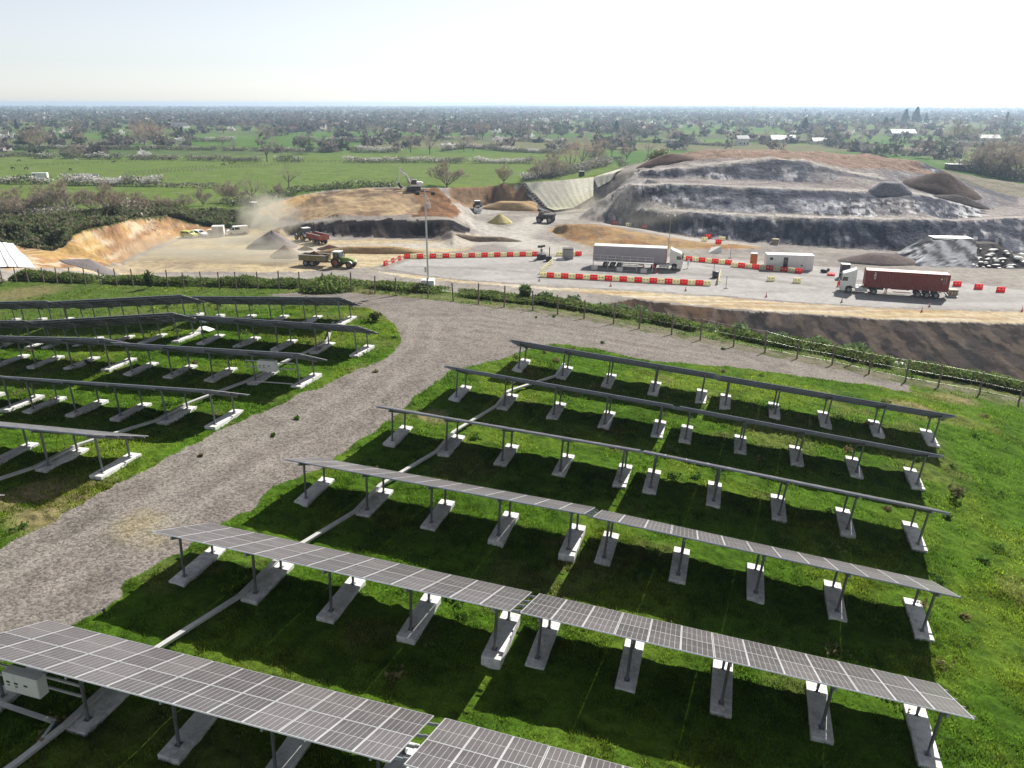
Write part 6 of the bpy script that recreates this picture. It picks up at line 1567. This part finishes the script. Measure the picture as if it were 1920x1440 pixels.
# ------------------------------------------------------------------ houses and sheds far off, paddock things
M_TILE = paint("roof_tiles", (.30, .17, .12), .8, .2, .6); M_SLATE = paint("slate_roof", (.12, .125, .14), .6, .2, .6); M_RENDER = paint("pale_render", (.66, .63, .57), .8, .08, .5)
def house_mesh(lx, ly, h, rf):
    b = MB(); b.box(-lx / 2, lx / 2, -ly / 2, ly / 2, 0, h); w_ = b.build('wall', M_RENDER)
    b = MB(); b.prism([(-lx / 2 - .3, h), (lx / 2 + .3, h), (lx / 2 + .3, h + .1), (-lx / 2 - .3, h + .1)], -ly / 2 - .3, ly / 2 + .3)
    b.add([(-lx / 2 - .3, -ly / 2 - .3, h + .1), (lx / 2 + .3, -ly / 2 - .3, h + .1), (lx / 2 + .3, 0, h + ly * .33), (-lx / 2 - .3, 0, h + ly * .33), (-lx / 2 - .3, ly / 2 + .3, h + .1), (lx / 2 + .3, ly / 2 + .3, h + .1)], [(0, 1, 2, 3), (3, 2, 5, 4), (0, 3, 4), (1, 5, 2)]); r = b.build('roof', rf)
    b = MB()
    for x in (-.3, .05, .33): b.box(x * lx, x * lx + 1.1, -ly / 2 - .05, -ly / 2 - .01, .9, 2.2)
    g = b.build('window', M_GLASS); out = [('wall', w_.data), ('roof', r.data), ('window', g.data)]
    for o in (w_, r, g): bpy.data.objects.remove(o)
    return out
HM = [house_mesh(12, 8, 3.2, M_TILE), house_mesh(10, 8, 5.2, M_SLATE), house_mesh(26, 12, 3.6, paint("grey_sheeting", (.24, .24, .24), .5, .1, .3))]
rh = random.Random(5)
def house(px, py, k, label, group=None, rz=None, s=1.0):
    p = hit(px, py); root = empty('house' if k < 2 else 'farm_shed', p, rh.uniform(-.6, .6) if rz is None else rz); root.scale = (s, s, s)
    for nm, me in HM[k]: o = bpy.data.objects.new(nm, me); COL.objects.link(o); o.parent = root
    tag(root, label, 'house' if k < 2 else 'shed', group)
house(632, 263, 0, 'low pinkish roofed house among the hedges above the green field', None, .1, .8)
house(1465, 268, 2, 'long pale farm shed just behind the waste mound top', None, .15, .9); house(1540, 270, 2, 'second pale farm shed behind the mound, right of the long one', None, .05, .7)
house(1390, 272, 1, 'pale house at the left end of the farm sheds', None, .1, 1.0); house(1690, 256, 2, 'flat bright shed beyond the mound right of the farm', None, 0, 1.0); house(1850, 265, 2, 'bright low shed far right near the green strip', None, .05, .8)
for i in range(22): house(rh.uniform(-20, 1940), 208 + 40 * rh.random() ** 1.6, rh.choice([0, 1, 1, 2]), 'tiny pale building half hidden among the distant trees', 'distant pale buildings')
p = hit(1800, 318); root = empty('long_shed', p, D(-8)); b = MB(); b.box(-6, 6, -2.5, 2.5, 0, 2.4); b.build('wall', M_DARK, root); b = MB(); b.box(-6.3, 6.3, -2.9, 2.9, 2.41, 2.6); b.build('roof', M_SILVER, root); tag(root, 'long dark shed with a pale flat roof right of the waste mound', 'shed')
p = hit(162, 337); root = empty('field_shelter', p, D(5)); b = MB(); b.box(-5, 5, 1.4, 1.5, 0, 2.2); b.box(-5, -4.9, -1.5, 1.4, 0, 2.2); b.box(4.9, 5, -1.5, 1.4, 0, 2.2); b.build('wall', M_WOOD, root); b = MB(); b.box(-5.4, 5.4, -2, 2, 2.21, 2.4); b.build('roof', M_SLATE, root); tag(root, 'low open field shelter behind the white blackthorn hedge', 'shelter')
p = hit(76, 336); root = empty('horse_trailer', p, D(8)); b = MB(); b.bbox(-3.4, 3.4, -1.1, 1.1, .6, 2.9, .15); b.build('body', M_WHITE, root); b = MB(); b.box(-2.6, -1.5, -1.13, -1.11, 1.5, 2.3); b.build('window', M_GLASS, root)
for x in (-.6, .6): wheel(root, x, -1.0, .36, .2); wheel(root, x, 1.0, .36, .2)
tag(root, 'white horse trailer behind the left hedge', 'trailer')
def rail_fence(P0, P1, n, label):
    a = hit(*P0); c = hit(*P1); root = empty('paddock_fence', a)
    for i in range(n + 1):
        q = a + (c - a) * (i / n); q.z = gz(q.x, q.y); b = MB(); q = q - a; b.box(q.x - .07, q.x + .07, q.y - .07, q.y + .07, q.z, q.z + 1.3); b.build('post', M_WOOD, root)
    b = MB(); q = c - a
    for z in (.6, 1.1): b.cyl((0, 0, z), (q.x, q.y, q.z + z), .04, n=4)
    b.build('rail', M_WOOD, root); tag(root, label, 'fence')
rail_fence((235, 330), (560, 307), 44, 'long dark paddock fence rising to the right, lower one'); rail_fence((235, 326), (400, 313), 24, 'paddock fence running beside the lower one'); rail_fence((20, 313), (330, 300.5), 34, 'thin fence across the pale paddock behind the horses'); rail_fence((545, 306), (645, 304), 12, 'paddock fence between the short hedge and the long white hedge')
# horses
def horse_mesh(graze):
    J = [(-.75, 0, 1.25, .26), (-.2, 0, 1.18, .30), (.45, 0, 1.25, .29), (.75, 0, 1.45, .19), ((1.15, 0, .75, .12) if graze else (1.1, 0, 1.85, .13)), ((1.25, 0, .3, .10) if graze else (1.32, 0, 1.92, .12)), ((1.42, 0, .12, .07) if graze else (1.62, 0, 1.7, .075))]
    E_ = [(0, 1), (1, 2), (2, 3), (3, 4), (4, 5), (5, 6)]
    for y in (-.17, .17):
        for xb, pts_ in ((0, [(-.8, .85, .13), (-.95, .5, .075), (-.85, .06, .06)]), (2, [(.5, .8, .11), (.55, .42, .07), (.5, .06, .06)])):
            pr = xb
            for x, z, r in pts_: J.append((x, y, z, r)); E_.append((pr, len(J) - 1)); pr = len(J) - 1
    J.append((-1.0, 0, 1.15, .06)); E_.append((0, len(J) - 1)); J.append((-1.12, 0, .6, .05)); E_.append((len(J) - 2, len(J) - 1))
    me = bpy.data.meshes.new('horse'); me.from_pydata([j[:3] for j in J], E_, []); o = bpy.data.objects.new('horse', me); COL.objects.link(o); o.modifiers.new('skin', 'SKIN')
    for v, j in zip(me.skin_vertices[0].data, J): v.radius = (j[3], j[3])
    o.modifiers.new('s', 'SUBSURF').render_levels = 1; return o
HC = {'dark': paint("horse_dark", (.03, .024, .02), .7, .15, 3), 'brown': paint("horse_brown", (.16, .075, .035), .7, .15, 3), 'white': paint("horse_white", (.6, .58, .54), .7, .1, 3)}
for i, (px, py, c, g, lb) in enumerate([(36, 304, 'dark', 1, 'dark horse grazing at the top left of the paddock'), (144, 303, 'white', 0, 'white horse standing near the blossom hedge'), (213.5, 307, 'dark', 0, 'dark horse standing in the middle of the paddock'), (25, 318.5, 'dark', 1, 'dark horse grazing lower left in the paddock'), (50, 319, 'brown', 1, 'brown horse grazing right of the lower left one'), (133, 321, 'dark', 1, 'dark horse grazing above the field shelter'), (419, 311.5, 'dark', 1, 'dark horse grazing by the long paddock fence'), (432, 309.5, 'dark', 0, 'dark horse in the middle of three by the fence'), (440, 308.5, 'brown', 0, 'chestnut horse, rightmost of three by the fence')]):
    o = horse_mesh(g); o.data.materials.append(HC[c]); o.location = hit(px, py); o.rotation_euler = (0, 0, [.2, 2.9, .6, 3.0, .1, 2.7, .3, 3.2, .1][i]); tag(o, lb, 'horse')
# lattice pylon far right
p = hit(1880, 262); b = MB(); H_ = 26
for s in (-1, 1):
    for q in (-1, 1): b.cyl((2.6 * s, 2.6 * q, 0), (.4 * s, .4 * q, H_), .16, n=4)
for k in range(7):
    z = H_ * k / 7; r0 = 2.6 - 2.2 * k / 7; r1 = 2.6 - 2.2 * (k + 1) / 7
    for q in (-1, 1): b.cyl((-r0, q * r0, z), (r1, q * r1, z + H_ / 7), .1, n=3); b.cyl((r0, q * r0, z), (-r1, q * r1, z + H_ / 7), .1, n=3)
for z in (18, 22): b.cyl((-4.5, 0, z), (4.5, 0, z), .14, n=4)
o = b.build('pylon', M_STEEL); o.location = p; tag(o, 'lattice power pylon above the green strip far right', 'pylon')

# ------------------------------------------------------------------ dust clouds and the hazy air
def volume_mat(name, col, dens, noise=None):
    m = bpy.data.materials.new(name); m.use_nodes = True; N, L = m.node_tree.nodes, m.node_tree.links; N.remove(N["Principled BSDF"])
    v = N.new("ShaderNodeVolumePrincipled"); v.inputs['Color'].default_value = (*col, 1); v.inputs['Density'].default_value = dens; v.inputs['Anisotropy'].default_value = .4
    L.new(v.outputs[0], N["Material Output"].inputs['Volume'])
    if noise:
        tc = N.new("ShaderNodeTexCoord"); n1 = noise_node(N, L, noise, 3, .6, tc.outputs['Object'])
        ln = N.new("ShaderNodeVectorMath"); ln.operation = 'LENGTH'; L.new(tc.outputs['Object'], ln.inputs[0])
        fall = map_range(N, L, ln.outputs['Value'], .15, .95, 1, 0)
        d = math_node(N, L, 'MULTIPLY', fall, map_range(N, L, n1.outputs[0], .4, .68, 0, 1)); L.new(math_node(N, L, 'MULTIPLY', d, dens), v.inputs['Density'])
    return m
def dust(px, py, rx, ry, rz, dens, seed, lift=.6):
    p = hit(px, py); b = MB(); b.ball((0, 0, 0), 1, 1, 1, 20); o = b.build('dust_cloud', volume_mat("dust_%d" % seed, (.95, .89, .72), dens, 1.6)); o.location = p + Vector((0, 0, rz * lift)); o.scale = (rx, ry, rz); o['kind'] = 'stuff'
dust(508, 443, 9, 11, 7, .24, 1); dust(490, 421, 7, 7, 6, .22, 4); dust(385, 478, 26, 16, 3.5, .25, 2, .3); dust(500, 492, 18, 5, 2.2, .45, 3, .3); dust(1085, 398, 9, 9, 5, .10, 5, .4); dust(1235, 424, 16, 8, 6, .035, 6, .4)
for m in bpy.data.materials:
    if m.name.startswith("dust_"): m.cycles.volume_step_rate = 4.0
b = MB(); b.box(-10500, 10500, -60, 9600, -72, 4); o = b.build('haze', volume_mat("haze_air", (.60, .78, 1.0), HAZE_D)); o['kind'] = 'stuff'
o.data.materials[0].cycles.homogeneous_volume = True
